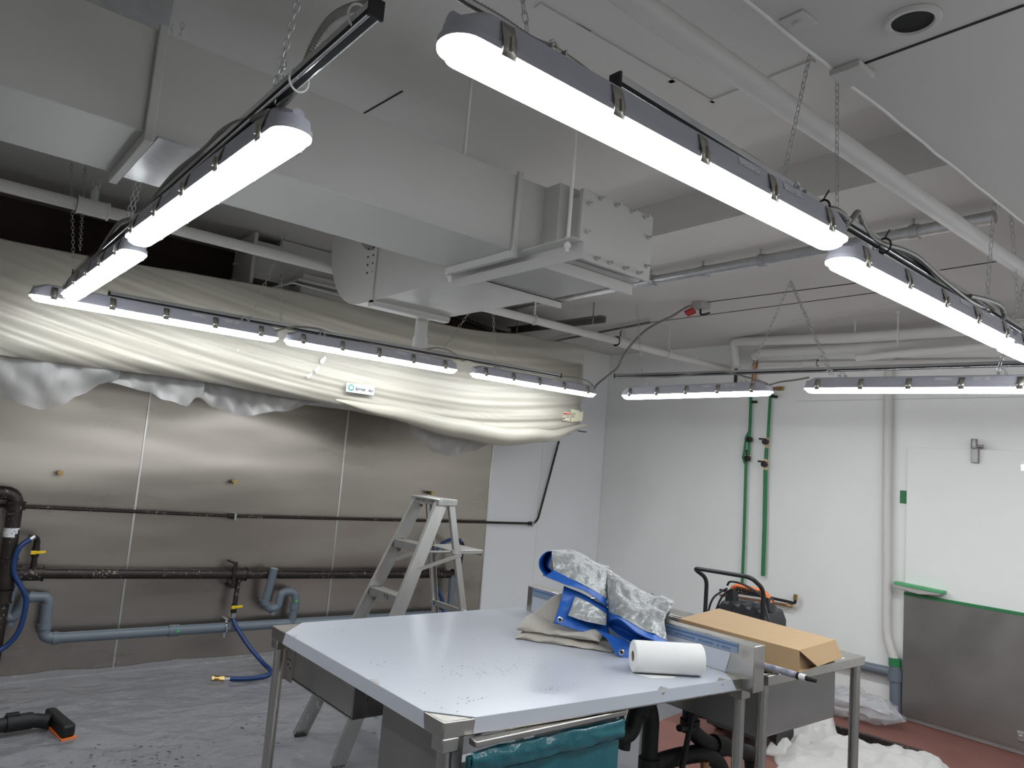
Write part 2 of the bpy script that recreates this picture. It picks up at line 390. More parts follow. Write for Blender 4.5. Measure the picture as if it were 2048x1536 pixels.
# boxy exhaust collar standing on the hood, behind the sprinkler pipe
e = thing('exhaust_duct', 'white exhaust duct with bolted flange plate above the wrapped hood', 'duct', (2.130, 4.95, 2.62))
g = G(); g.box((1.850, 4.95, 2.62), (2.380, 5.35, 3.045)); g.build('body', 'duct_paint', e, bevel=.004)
pl2 = G().box((1.630, 4.88, 2.68), (1.655, 5.25, 3.03)).build('flange_plate', 'duct_paint', e, bevel=.003)
G().box((1.655, 4.93, 2.73), (1.850, 5.2, 2.99)).build('neck', 'duct_paint', e, bevel=.003)
for y in (5.180, 5.15):
    for z in (2.74, 2.85, 2.96): G().cyl((1.600, y, z), (1.630, y, z), .006, 6).build('bolt', 'duct_paint', pl2)
g = G(); g.box((2.350, 4.80, 2.60), (2.430, 5.3, 3.045)); g.build('cover', 'duct_paint', e, bevel=.004)
g = G(); g.box((1.930, 4.74, 2.60), (2.650, 4.9, 2.72)); g.box((1.890, 4.70, 2.725), (2.690, 4.9, 2.745)); g.box((1.950, 4.76, 2.745), (2.670, 4.9, 2.80)); g.build('stepped_skirt', 'duct_paint', e, bevel=.004)
g = G(); g.tube(rounded([(1.680, 4.78, 2.62), (1.850, 4.69, 2.70), (2.630, 4.69, 2.66), (2.650, 4.69, 2.62)], .02), .006, 6); g.build('wire_bracket', 'pipe_paint', e)

# ------------------------------------------------------------------ extractor hood and the film wrapped round it
h = thing('extractor_hood', 'long steel extractor hood on the steel wall, bagged in cream plastic film', 'extractor hood', (1.7, 5.1, 1.98))
g = G(); g.box((-1.6, 4.66, 2.0), (4.56, 5.63, 2.56)); g.build('canopy', 'steel', h, bevel=.006)
g = G(); g.box((-1.6, 4.655, 1.975), (4.57, 4.70, 2.03)); g.box((4.53, 4.66, 1.975), (4.57, 5.63, 2.03)); g.build('lip', 'steel', h, bevel=.003)
ztop = [(-1.6, 2.50), (.24, 2.565), (2.0, 2.63), (3.1, 2.635), (4.0, 2.70), (4.62, 2.725)]
zbot = [(-1.6, 1.955), (1.3, 1.968), (2.0, 1.935), (2.6, 1.885), (3.2, 1.83), (3.65, 1.805), (4.1, 1.85), (4.62, 1.985)]
def fold(x):
    return .42 * (1 - ((x - 3.2) / 3.2) ** 2) if x < 3.2 else .42 - .16 * ((x - 3.2) / 1.4) ** 1.6
def drape(u, v):
    x = -1.6 + 6.22 * u; zt = interp(ztop, x); zb = interp(zbot, x)
    if v < .16:                                   # the film turns back over the top of the hood
        t = 1 - v / .16; s = 0; z = zt - .03 * t * t + .012 * nz(x * 3, t * 4); y = 4.60 + .9 * t
        return (x, y, z)
    s = (v - .16) / .84; z = lerp(zt, zb, s); q = z + fold(x)
    k = .35 + .65 * min(1, s * 1.6)
    y = 4.60 + .022 * k * nz(q * 15, x * .28) + .012 * k * nz(q * 34, x * .5, 4) + .006 * s * nz(q * 70, x * .7, 9) + .02 * math.sin(s * math.pi) * -1
    if s > .88: y += .05 * ((s - .88) / .12) ** 2
    if u > .965: y += .12 * ((u - .965) / .035) ** 2
    return (x, y, z)
dr = thing('plastic_drape', 'creased cream plastic film wrapped round the long extractor hood', 'plastic film', (1.7, 4.6, 1.8))
G().grid(drape, 300, 84).build('front_sheet', 'drape_film', dr, smooth=180)
def swag(bottom, y, name='hanging_fold', zt=1.99, ph=0):
    g = G(); x0 = bottom[0][0]; x1 = bottom[-1][0]
    def fn(u, v):
        x = lerp(x0, x1, u); zb = interp(bottom, x); z = lerp(zt, zb, v)
        yy = y + .05 * nz(x * 7 + ph, z * 5) * v + .03 * nz(x * 16, z * 9 + ph) + .02 * v
        return (x, yy, z)
    g.grid(fn, 70, 20).build(name, 'swag_film', dr, smooth=180)
def bt(L): return [(p[0], p[2]) for p in L]
swag([(-1.2, 1.93)] + bt([(0.356,4.67,1.755),(0.449,4.67,1.723),(0.553,4.67,1.703),(0.631,4.67,1.734),(0.718,4.67,1.805),(0.843,4.67,1.892),(0.903,4.67,1.929)]), 4.67)
swag(bt([(0.823,4.7,1.899),(1.077,4.7,1.869),(1.164,4.7,1.832),(1.295,4.7,1.811),(1.346,4.7,1.869),(1.375,4.7,1.873)]), 4.70, ph=3)
swag(bt([(1.342,4.74,1.879),(1.469,4.74,1.822),(1.646,4.74,1.788),(1.887,4.74,1.844),(2.16,4.74,1.933),(2.231,4.74,1.962)]), 4.74, ph=6)
swag(bt([(2.838,4.72,1.893),(2.938,4.72,1.777),(3.12,4.72,1.667),(3.284,4.72,1.649),(3.496,4.72,1.704),(3.664,4.72,1.777),(4.059,4.72,1.844),(4.4,4.72,1.908),(4.638,4.72,1.974)]), 4.72, ph=9)
# sagging roll of film along the right end of the lower edge
g = G()
def roll(u, v):
    x = lerp(2.2, 4.60, u); zb = interp(zbot, x); a = v * 2 * math.pi
    r = .004 + .070 * math.sin(u * math.pi) ** .8 + .008 * nz(a * 2.2, x * .6)
    return (x, 4.585 + r * .8 * math.cos(a), zb + .035 + r * math.sin(a))
g.grid(roll, 80, 22).build('lower_roll', 'drape_film', dr, smooth=180)
# print on the hood front seen through the film
A = Vector((2.254,4.565,2.081)); B = Vector((2.468,4.565,2.047)); C = Vector((2.272,4.565,2.025))
g = G().box((A.x, 4.562, A.z - .063), (B.x, 4.566, A.z)); bd = g.build('badge', 'badge_white', h, bevel=.001)
bd['label'] = 'white maker badge with teal sun emblem and dark lettering'
cx = A.x + .036; cz = A.z - .030
g = G(); ring = [(cx + (.021 + .004 * (k % 2)) * math.cos(2 * math.pi * k / 24), 4.561, cz + (.021 + .004 * (k % 2)) * math.sin(2 * math.pi * k / 24)) for k in range(24)]
g.prism(ring, (0, -.001, 0)); g.build('emblem', 'badge_teal', bd)
g = G(); g.prism([(cx + .013 * math.cos(2 * math.pi * k / 20), 4.5598, cz + .013 * math.sin(2 * math.pi * k / 20)) for k in range(20)], (0, -.0008, 0)); g.build('emblem_centre', 'badge_white', bd)
text('Spring', .031, 'ink', bd, face((A.x + .103, 4.5605, A.z - .032), (1, 0, 0), (0, 0, 1)), shear=.3)
text('Air', .030, 'ink', bd, face((B.x - .030, 4.5605, A.z - .034), (1, 0, 0), (0, 0, 1)), shear=.3)
for (a, b) in (((4.288,4.585,2.109), (4.378,4.585,2.033)),):
    s1 = G().box((a[0], 4.582, b[2]), (b[0], 4.586, a[2])).build('warning_sticker', 'sticker_cream', h)
    G().box((a[0] + .004, 4.580, a[2] - .022), (b[0] - .004, 4.583, a[2] - .008)).build('red_band', 'red_plastic', s1)
    G().box((a[0] + .008, 4.580, b[2] + .010), (a[0] + .022, 4.583, b[2] + .022)).build('pictogram', 'ink', s1)
pts = [(4.379,4.585,2.141),(4.476,4.585,2.139),(4.496,4.585,2.124),(4.525,4.585,2.14),(4.528,4.585,2.11),(4.521,4.585,2.052),(4.39,4.585,2.03)]
G().prism([(q[0], 4.586, q[2]) for q in pts], (0, -.003, 0)).build('torn_sticker', 'sticker_cream', h)
a = (4.469,4.56,1.96); b = (4.554,4.56,1.96)
G().bar(a, b, .02, .008).build('film_clip', 'dark_gap', dr)
for L in ([(2.047,4.565,2.203),(2.079,4.565,2.234),(2.091,4.565,2.223),(2.071,4.565,2.179),(2.053,4.565,2.183)], [(1.502,4.565,2.186),(1.51,4.565,2.19),(1.513,4.565,2.172),(1.507,4.565,2.171)], [(2.013,4.565,2.131),(2.041,4.565,2.162),(2.054,4.565,2.143),(2.034,4.565,2.107)], [(1.963,4.565,2.084),(1.995,4.565,2.111),(2.004,4.565,2.09),(1.979,4.565,2.069)]):
    G().prism([(q[0], 4.566, q[2]) for q in L], (0, -.002, 0)).build('tape_scrap', 'badge_white', dr)

# ------------------------------------------------------------------ strip light fixtures
def rr(Lh, Wh, r, z, n=7):
    out = []
    for cx, cy, a0 in ((Lh - r, Wh - r, 0), (-Lh + r, Wh - r, 90), (-Lh + r, -Wh + r, 180), (Lh - r, -Wh + r, 270)):
        for k in range(n + 1):
            a = math.radians(a0 + 90 * k / n); out.append((cx + r * math.cos(a), cy + r * math.sin(a), z))
    return out
def make_fixture():
    t = thing('strip_light', '', 'strip light', (0, 0, 0), 'hanging strip lights')
    LH, WH = .63, .045
    g = G(); g.loops([rr(LH, WH, .043, -.002), rr(LH, WH, .043, .010), rr(LH - .005, WH - .004, .039, .012), rr(LH - .008, WH - .006, .037, .032),
                      rr(LH - .045, WH - .012, .031, .056), rr(LH - .060, WH - .020, .024, .062)], True, True)
    g.build('housing', 'housing_grey', t, True, smooth=30)
    g = G(); g.loops([rr(LH - .001, WH - .001, .042, -.001), rr(LH - .001, WH - .001, .042, -.007), rr(LH - .010, WH - .006, .037, -.008), rr(LH - .016, WH - .011, .032, -.020),
                      rr(LH - .026, WH - .020, .024, -.026), rr(LH - .042, WH - .033, .011, -.029)], False, True)
    g.build('diffuser', 'lens', t, True, smooth=50)
    for sx in (-1, 1):
        g = G(); g.cyl((sx * (LH - .05), 0, .034), (sx * (LH - .012), 0, .034), .014, 14); g.build('cable_gland', 'housing_grey', t, True)
    for x in (-.53, -.27, -.01, .25, .51):
        for sy in (-1, 1):
            yo = sy * (WH + .0025)
            g = G()
            g.add([(x + a, sy * yy, zz) for yy, zz in ((WH + .002, -.010), (WH + .003, .014), (WH - .002, .030), (WH - .009, .050)) for a in (-.014, .014)],
                  [(0, 1, 3, 2), (2, 3, 5, 4), (4, 5, 7, 6)])
            g.bar((x, sy * (WH + .001), -.0095), (x, sy * (WH - .006), -.0095), .028, .003)
            g.bar((x, sy * (WH + .005), .0), (x, sy * (WH + .003), .022), .010, .003, up=(1, 0, 0))
            g.build('latch_clip', 'clip_steel', t, True, solid=.0025)
    for x in (-.40, .42):
        g = G(); g.box((x - .03, -.018, .061), (x + .03, .018, .064)); g.box((x - .018, -.018, .064), (x - .015, .018, .080)); g.box((x + .015, -.018, .064), (x + .018, .018, .080))
        g.tube([(x - .016, 0, .076), (x - .007, 0, .094), (x, 0, .099), (x + .007, 0, .094), (x + .016, 0, .076)], .0025, 6)
        g.build('hanging_bracket', 'zinc', t, True)
    for sy in (-1, 1):
        for x0, x1 in ((.12, .20), (.30, .38)):
            g = G(); g.add([(x0, sy * (WH - .0055), .034), (x1, sy * (WH - .0055), .034), (x1, sy * (WH - .0105), .052), (x0, sy * (WH - .0105), .052)], [(0, 1, 2, 3)])
            g.build('rating_label', 'label_print', t, True, smooth=0, solid=.001)
    return t
proto = make_fixture(); used = [False]
def fixture(p, q, label):
    p = Vector(p); q = Vector(q)
    o = copy_tree(proto) if used[0] else proto; used[0] = True
    m = (p + q) / 2; d = (q - p).normalized(); s = Vector((0, 0, 1)).cross(d).normalized()
    o.matrix_world = Matrix.Translation(m) @ Matrix((d, s, d.cross(s))).transposed().to_4x4()
    o['label'] = label; return o
fixture((.565, .945, 2.262), (1.825, .945, 2.258), 'nearest glowing strip light, large, upper centre to right')
fixture((1.915, 1.0, 2.25), (3.175, .975, 2.225), 'glowing strip light next along from the nearest one, running off to the right')
fixture((3.245, 1.0, 2.235), (4.505, 1.0, 2.235), 'strip light cut off by the right edge, overlapping the end of its row')
fixture((.54, 1.43, 2.255), (.512, 2.69, 2.255), 'glowing strip light slanting across the upper left under the duct')
fixture((.54, 2.82, 2.25), (.525, 4.08, 2.25), 'shorter looking strip light at the far left end of the slanting row')
fixture((.376, 4.27, 2.25), (1.636, 4.27, 2.25), 'leftmost of three strip lights in front of the wrapped hood')
fixture((1.676, 4.27, 2.25), (2.936, 4.27, 2.25), 'middle of three strip lights in front of the wrapped hood')
fixture((3.07, 4.27, 2.25), (4.33, 4.27, 2.255), 'rightmost of three strip lights in front of the wrapped hood')
fixture((1.60, -1.15, 2.25), (2.86, -1.15, 2.25), 'unseen strip light added behind the viewpoint, left of a pair')  # unseen pair, added to brighten the soffit and the end wall
fixture((2.96, -1.15, 2.25), (4.22, -1.15, 2.25), 'unseen strip light added behind the viewpoint, right of a pair')  # second of the added, unseen pair
fixture((4.22, .98, 2.21), (4.22, -.28, 2.21), 'strip light continuing the end wall row past the right edge')
fixture((4.2, 3.83, 2.215), (4.2, 2.57, 2.215), 'strip light hung before the white end wall near the corner')
fixture((4.2, 2.35, 2.225), (4.2, 1.09, 2.19), 'strip light hung before the white end wall, cut by the right edge')

# chrome channels the fixtures are strung along
def channel(p, q, label, name='support_channel', w=.022, h=.024):
    p = Vector(p); q = Vector(q)
    o = thing(name, label, 'metal channel', p, 'chrome channels over the lights')
    d = (q - p).normalized(); s = d.cross(Vector((0, 0, 1)))
    g = G(); g.bar(p, q, .024, .030); g.build('rail', 'chrome', o, bevel=.004)
    g = G(); g.bar(p, q, .012, .003, off=-.0145); g.bar(p + s * .0118, q + s * .0118, .002, .009, off=-.007); g.bar(p - s * .0118, q - s * .0118, .002, .009, off=-.007); g.build('slot', 'dark_gap', o)
    for e, f in ((p, p - d * .006), (q, q + d * .006)): G().bar(e, f, .028, .034).build('end_cap', 'black_plastic', o)
    return o
channel((.965, .950, 2.352), (3.55, 1.03, 2.345), 'chrome channel with black end cap above the nearest strip light')
channel((.508, 1.07, 2.337), (.515, 3.95, 2.337), 'chrome channel with black end cap over the slanting left row')
channel((.735, 4.35, 2.337), (3.86, 4.19, 2.337), 'thin chrome channel above the lights before the hood')
channel((4.13, 3.86, 2.36), (4.47, 1.28, 2.36), 'chrome channel above the lights before the white end wall')

# chains
def chain(p, q, label, pitch=.018, r=.0013):
    g = G(); g.chain(p, q, pitch, r)
    return tag(g.build('hanging_chain', 'zinc', smooth=60), label, 'chain', 'light chains')
def up_to(p, q, z):
    p = Vector(p); q = Vector(q); return p + (q - p) * ((z - p.z) / (q.z - p.z))
chain((1.62, .985, 2.38), up_to((1.66, .985, 2.38), (1.74, .985, 2.76), 3.04), 'chain leaning left to the middle of the nearest strip light')
chain((1.893, .985, 2.385), up_to((1.893, .985, 2.385), (1.87, .985, 2.74), 3.04), 'upright chain at the gap between the two right row lights')
a = (0.766,0.985,2.377); chain((a[0], a[1], a[2]), up_to(a, (0.748,0.985,2.432), 2.93), 'chain at the near end of the nearest strip light')
a = (3.066,1.0,2.37); chain(a, up_to(a, (3.131,1.0,2.766), 3.1), 'left of two chains by the right edge', .026)
a = (3.51,1.03,2.445); chain(a, up_to(a, (3.421,1.03,2.81), 3.0), 'right of two chains by the right edge', .026)
a = (0.54,1.616,2.395); chain(a, up_to(a, (0.54,1.524,2.583), 3.04), 'chain rising from the near end of the slanting light', .02)
a = (0.5,1.475,2.312); chain(a, (0.52,1.502,2.437), 'short doubled chain knotted at the slanting light', .018)
a = (0.54,3.054,2.426); chain(a, (.53, 2.70, 3.04), 'chain rising behind the duct from the slanting light', .02)
a = (0.56,3.091,2.44); chain(a, (.555, 2.66, 3.04), 'second chain rising behind the duct from the slanting light', .02)
a = (0.53,4.178,2.431); chain(a, up_to(a, (0.5,4.504,2.974), 3.04), 'left of two chains at the far end of the slanting row', .024)
a = (0.53,4.03,2.468); chain(a, up_to(a, (0.56,4.493,2.991), 3.04), 'right of two chains at the far end of the slanting row', .024)
for q, r_, l in (((1.464,4.3,2.324), (1.524,4.3,2.541), 'left slanting chain of the leftmost hood light'), ((1.656,4.3,2.339), (1.612,4.3,2.731), 'upright chain at the end of the leftmost hood light'),
                 ((2.834,4.3,2.38), (3.023,4.3,2.687), 'slanting chain over the middle hood light'), ((3.294,4.3,2.358), (3.244,4.3,2.731), 'upright chain over the rightmost hood light')):
    chain(q, up_to(q, r_, 2.9), l, .03, .0016)
for q, r_, l in (((4.2,3.65,2.338), (4.2,3.755,2.918), 'chain at the left end of the lights before the end wall'), ((4.22,2.744,2.363), (4.22,2.483,2.924), 'left leg of the wide inverted V chain'),
                 ((4.2,2.195,2.307), (4.22,2.483,2.924), 'right leg of the wide inverted V chain'), ((4.2,2.177,2.307), (4.22,2.327,2.591), 'short chain doubling the right leg of the inverted V'),
                 ((4.2,1.32,2.274), (4.2,1.284,2.412), 'chain over the end wall light near the right edge')):
    chain(q, up_to(q, r_, 2.92), l, .03, .0018)

# armoured cables
def cable(path, label, r=.0085, m='housing_grey', pitch=.007, name='armoured_cable'):
    g = G(); g.flex(path, r, pitch); return tag(g.build(name, m), label, 'cable', 'armoured light cables')
mat('cable_metal', (.27, .265, .25), .4, .6)
cable([(0.575,0.95,2.348),(0.61,0.95,2.345),(0.678,0.95,2.345),(0.745,0.95,2.34),(0.804,0.95,2.345),(0.874,0.95,2.339),(0.928,0.95,2.33)], 'ribbed cable lying on top of the nearest strip light', .0085, 'cable_metal')
cable([(1.254,0.965,2.34),(1.323,0.965,2.354),(1.4,0.965,2.365),(1.505,0.965,2.36),(1.607,0.965,2.349),(1.696,0.965,2.337),(1.779,0.965,2.344),(1.85,0.965,2.358),(1.9,0.965,2.352),(1.907,0.965,2.335),(1.875,0.965,2.298),(1.844,0.965,2.276)], 'ribbed cable bowing over the channel of the nearest strip light', .009, 'cable_metal')
cable([(1.873,0.975,2.297),(1.921,0.975,2.331),(1.965,0.975,2.372),(1.99,0.975,2.394),(2.011,0.975,2.384),(2.037,0.975,2.363),(2.084,0.975,2.345),(2.164,0.975,2.345),(2.265,0.975,2.358),(2.372,0.975,2.363),(2.447,0.975,2.355),(2.566,0.975,2.336),(2.692,0.975,2.323),(2.827,0.975,2.311),(2.995,0.975,2.314)], 'ribbed cable looping between the two right row lights', .009, 'cable_metal')
cable([(2.87,0.99,2.342),(3.041,0.99,2.363),(3.171,0.99,2.367),(3.215,0.99,2.34),(3.199,0.99,2.318)], 'short ribbed cable curling near the right edge', .009, 'cable_metal')
cable([(0.52,1.114,2.371),(0.52,1.199,2.403),(0.52,1.274,2.417),(0.52,1.326,2.407),(0.52,1.362,2.385),(0.52,1.385,2.362),(0.52,1.407,2.339),(0.52,1.45,2.327),(0.52,1.501,2.323)], 'ribbed cable curving away from the channel at the upper left', .010, 'cable_metal')
cable([(0.505,1.513,2.305),(0.505,1.641,2.332),(0.505,1.765,2.356),(0.505,1.86,2.365),(0.505,1.944,2.359),(0.505,2.042,2.36),(0.505,2.2,2.367),(0.505,2.339,2.363),(0.505,2.462,2.346)], 'ribbed cable snaking along the slanting strip light', .009, 'cable_metal')
cable([(0.505,2.797,2.348),(0.505,2.984,2.374),(0.505,3.131,2.361),(0.505,3.246,2.339),(0.505,3.359,2.319),(0.505,3.579,2.324),(0.505,3.781,2.324),(0.505,4.007,2.311)], 'ribbed cable drooping at the far end of the slanting row', .009, 'cable_metal')
cable([(1.625,4.28,2.294),(1.69,4.28,2.325),(1.783,4.28,2.348),(1.897,4.28,2.356),(1.983,4.28,2.34),(2.105,4.28,2.33)], 'thin grey cable arching between the left and middle hood lights', .006, 'cable_metal', .01)
cable([(2.651,4.28,2.342),(2.749,4.28,2.379),(2.854,4.28,2.382),(2.944,4.28,2.354),(2.99,4.28,2.325),(3.054,4.28,2.35),(3.19,4.28,2.356),(3.284,4.28,2.348)], 'thin grey cable arching between the middle and right hood lights', .006, 'cable_metal', .01)
cable([(3.942,4.28,2.352),(4.107,4.28,2.363),(4.251,4.28,2.355),(4.324,4.28,2.323)], 'thin cable at the right end of the hood lights', .005, 'cable_metal', .01)
cable([(4.18,3.61,2.356),(4.18,3.376,2.338),(4.18,3.117,2.355),(4.18,2.915,2.352),(4.18,2.723,2.303),(4.18,2.594,2.259)], 'thin cable on the light nearest the corner', .006, 'cable_metal', .01)
cable([(4.18,2.576,2.252),(4.18,2.508,2.268),(4.18,2.407,2.277),(4.18,2.316,2.289)], 'thin cable spanning the two end wall lights', .006, 'cable_metal', .01)
jb = Vector((4.423,3.323,2.93))
cable([jb + Vector((-.03, .03, -.02)), *[(4.35,3.401,2.886),(4.35,3.523,2.835),(4.35,3.65,2.798),(4.35,3.785,2.744),(4.35,3.921,2.643),(4.35,4.003,2.548),(4.35,4.05,2.469),(4.35,4.154,2.405),(4.35,4.261,2.342),(4.35,4.297,2.302)]], 'grey cable hanging in a long curve from the ceiling box', .010, 'cable_metal', .012)
o = thing('ceiling_box', 'white junction box with red connectors on the ceiling', 'junction box', jb)
G().box(jb + Vector((-.05, -.05, -.05)), jb + Vector((.05, .05, 0))).build('box', 'duct_paint', o, bevel=.004)
for dx, dy in ((-.05, .03), (0, .05)):
    g = G(); q = jb + Vector((dx, dy, -.06)); g.cyl(q, q + Vector((-.04, .04, -.03)), .018, 10); g.build('connector', 'red_plastic', o)
g = G(); q = jb + Vector((0, 0, -.05)); g.tube(cr([q, q + Vector((-.03, -.03, -.05)), q + Vector((.03, -.06, -.03))]), .008, 6); g.build('loose_wire', 'black_rubber', o)
# cable ties
for p_, lab in (((1.779,0.965,2.348), 'black zip tie on the channel by the gap of the right row'), ((2.158,0.975,2.346), 'black zip tie with upright tail on the right row channel')):
    p_ = Vector(p_); g = G()
    g.tube([p_ + Vector((0, .02 * math.cos(a), .022 * math.sin(a) - .005)) for a in [i * math.pi / 8 for i in range(17)]], .003, 6)
    g.tube([p_ + Vector((0, 0, .015)), p_ + Vector((.012, -.01, .045))], .0022, 6); tag(g.build('cable_tie', 'black_plastic'), lab, 'cable tie', 'cable ties')
for p_, lab in (((0.507,1.128,2.348), 'white zip tie at the channel end, upper left'), ((0.507,1.374,2.326), 'white zip tie where the upper left cable meets the channel')):
    p_ = Vector(p_); g = G()
    g.tube([p_ + Vector((.020 * math.cos(a), 0, .024 * math.sin(a))) for a in [i * math.pi / 8 for i in range(17)]], .0022, 6); tag(g.build('cable_tie', 'paper_white'), lab, 'cable tie', 'cable ties')

# ------------------------------------------------------------------ pipes under the ceiling
def pipe(path, r, m, label, name='pipe', cat='pipe', corner=.05, seg=14, fittings=(), group=None):
    """fittings: (point, direction, half length, radius)"""
    t = thing(name, label, cat, path[0], group)
    g = G(); g.tube(rounded(path, corner) if corner else [Vector(p) for p in path], r, seg); g.build('run', m, t)
    for p, dr_, hl, fr, *fm in fittings:
        p = Vector(p); dv = Vector(dr_).normalized(); g = G()
        g.cyl(p - dv * hl, p + dv * hl, fr, seg); g.tube([p - dv * hl, p - dv * (hl - .008)], fr * 1.12, seg); g.tube([p + dv * (hl - .008), p + dv * hl], fr * 1.12, seg)
        g.build('fitting', fm[0] if fm else m, t)
    return t
def drop(t, p, z1, m='pipe_paint', r=.006):
    g = G(); g.cyl(p, (p[0], p[1], z1), r, 8); g.cyl((p[0], p[1], z1 - .01), (p[0], p[1], z1), .02, 10); g.build('hanger', m, t)
ya, yb = 4.02, 4.06
t = pipe([(-2.2, 4.03, 2.69), (5.93, 4.10, 2.69)], .030, 'pipe_paint', 'long white sprinkler pipe running from upper left to the end wall', 'sprinkler_pipe', corner=0,
         fittings=[((.56, 4.05, 2.69), (1, 0, 0), .07, .04), ((4.42, 4.09, 2.69), (1, 0, 0), .06, .042)])
def head(t, p):
    g = G(); g.cyl(p, (p[0], p[1], p[2] + .06), .02, 10); g.cyl((p[0], p[1], p[2] + .06), (p[0], p[1], p[2] + .08), .012, 8); g.tube([(p[0] - .016, p[1], p[2] + .07), (p[0] - .016, p[1], p[2] + .11)], .003, 6)
    g.tube([(p[0] + .016, p[1], p[2] + .07), (p[0] + .016, p[1], p[2] + .11)], .003, 6); g.cyl((p[0], p[1], p[2] + .108), (p[0], p[1], p[2] + .112), .022, 12); g.build('sprinkler_head', 'zinc', t)
head(t, (.56, 4.05, 2.72)); head(t, (4.42, 4.09, 2.72))
for x in (-.15, 3.45, 5.0): 
    g = G(); g.cyl((x, 4.07, 2.72), (x, 4.07, 3.05 if x < 3 else 2.93), .007, 8); g.tube([(x, 4.07 + .036 * math.cos(a), 2.69 + .036 * math.sin(a)) for a in [i * math.pi / 6 for i in range(13)]], .006, 6); g.build('hanger', 'pipe_paint', t)
t = pipe([(0.948,1.031,2.62),(1.142,1.035,2.62),(2.056,1.035,2.62),(3.444,1.04,2.62)] + [(4.6, 1.0, 2.62)], .030, 'pipe_paint', 'white sprinkler pipe crossing the upper right under the ceiling', 'sprinkler_pipe', corner=0)
t = pipe([(3.636,4.732,2.87), (3.584,3.187,2.87), (3.579,1.139,2.87)], .030, 'galvanised', 'grey metal conduit crossing the ceiling behind the duct end', 'ceiling_conduit', corner=0)
for q in [(3.582,3.076,2.87),(3.593,2.682,2.87),(3.586,2.29,2.87),(3.581,1.475,2.87)]:
    g = G(); g.cyl((q[0], q[1] - .02, q[2]), (q[0], q[1] + .02, q[2]), .037, 12); g.cyl((q[0] - .02, q[1], q[2] + .03), (q[0] - .02, q[1], 2.93), .008, 6); g.build('coupling', 'zinc', t)
# insulated pipes at the end wall
t = pipe([(5.7,3.856,2.661), (5.7,3.906,2.903), (5.45,2.7,2.789), (5.45,1.533,2.767)], .040, 'pipe_paint', 'upper thick white lagged pipe along the end wall', 'lagged_pipe', corner=.06)
for q in [(5.5,3.036,2.883),(5.5,2.687,2.828)]: drop(t, (q[0], q[1], q[2]), 2.93)
t = pipe([(5.8,3.737,2.774), (5.75,3.656,2.788), (5.65,2.417,2.739), (5.6,1.575,2.732)], .042, 'pipe_paint', 'lower thick white lagged pipe along the end wall', 'lagged_pipe', corner=.06)
t = pipe([(5.5,2.662,2.64), (5.4,2.343,2.632), (5.3,1.625,2.625)], .028, 'pipe_paint', 'slim white pipe ending in front of the lagged pipes', 'white_pipe', corner=.04)
q = (5.35,2.306,2.68); drop(t, q, 2.93)
t = pipe([(5.88,3.733,2.713), (5.88,3.345,2.695), (5.88,2.907,2.678), (5.88,1.833,2.625)], .022, 'pipe_paint', 'narrow white conduit low along the top of the end wall', 'white_conduit', corner=0,
         fittings=[((5.88,3.253,2.69), (0, 1, 0), .07, .03)])
t = pipe([(2.18,5.0,2.784),(2.848,5.0,2.831),(3.482,5.0,2.793),(4.213,5.0,2.695)], .022, 'black_iron', 'black pipe glimpsed behind the duct above the hood', 'black_pipe', corner=0)
t = pipe([(5.04,5.85,2.9),(4.902,5.362,2.9),(4.685,4.027,2.9)], .012, 'steel_dull', 'thin dark conduit on the ceiling past the hood end', 'ceiling_conduit', corner=0)
o = thing('hanging_strut', 'dark metal strut hung on rods beside the sprinkler pipe', 'metal channel', (4.135,4.6,2.833))
a = (4.0,5.055,2.826); b = (4.0,3.899,2.808)
g = G(); g.bar(a, b, .05, .006); g.bar(Vector(a) + Vector((.025, 0, -.025)), Vector(b) + Vector((.025, 0, -.025)), .005, .045); g.build('strut', 'steel_dull', o)
for k in (.1, .9):
    q = Vector(a).lerp(Vector(b), k); g = G(); g.cyl(q - Vector((0, 0, .05)), (q.x, q.y, 2.93), .006, 6); g.build('rod', 'steel_dull', o)

# ------------------------------------------------------------------ pipework on the steel-clad wall
def valve_handle(parent, p, d=(1, 0, 0)):
    p = Vector(p); dv = Vector(d); g = G()
    g.cyl(p + Vector((0, -.03, 0)), p + Vector((0, -.018, 0)), .012, 8); g.bar(p + dv * -.008 + Vector((0, -.03, 0)), p + dv * .052 + Vector((0, -.03, .004)), .018, .008, up=(0, 1, 0))
    g.bar(p + dv * -.03 + Vector((0, -.03, 0)), p + dv * .0 + Vector((0, -.03, 0)), .024, .008, up=(0, 1, 0)); g.build('valve_handle', 'yellow', parent, bevel=.003)
t = pipe([(-.6, 5.60, 1.135), (.516, 5.60, 1.108), (1.95, 5.60, 1.075), (4.954, 5.60, 1.066), (5.003, 5.60, 1.112), (5.21, 5.60, 1.91)], .0115, 'black_iron', 'thin black gas pipe across the steel wall, turning up at its right end', 'gas_pipe', corner=.03, seg=10)
for p, r_ in (((1.95, 5.60, 1.075), .018), ((4.90, 5.60, 1.066), .016)):
    g = G(); g.cyl((p[0] - .02, p[1], p[2]), (p[0] + .02, p[1], p[2]), r_, 10); g.build('coupling', 'black_iron', t)
    g = G(); g.box((p[0] + .022, 5.585, p[2] - .03), (p[0] + .038, YW - .013, p[2] + .02)); g.build('clip', 'zinc', t, bevel=.002)
t = pipe([(.72, 5.56, .695), (2.0, 5.56, .655), (4.02, 5.56, .600)], .034, 'black_iron', 'thick black gas manifold pipe along the steel wall', 'gas_manifold', corner=0, seg=16,
         fittings=[((.735, 5.56, .694), (1, 0, -.03), .065, .045), ((2.05, 5.56, .655), (1, 0, -.03), .05, .046), ((4.0, 5.56, .601), (1, 0, -.03), .02, .042)])
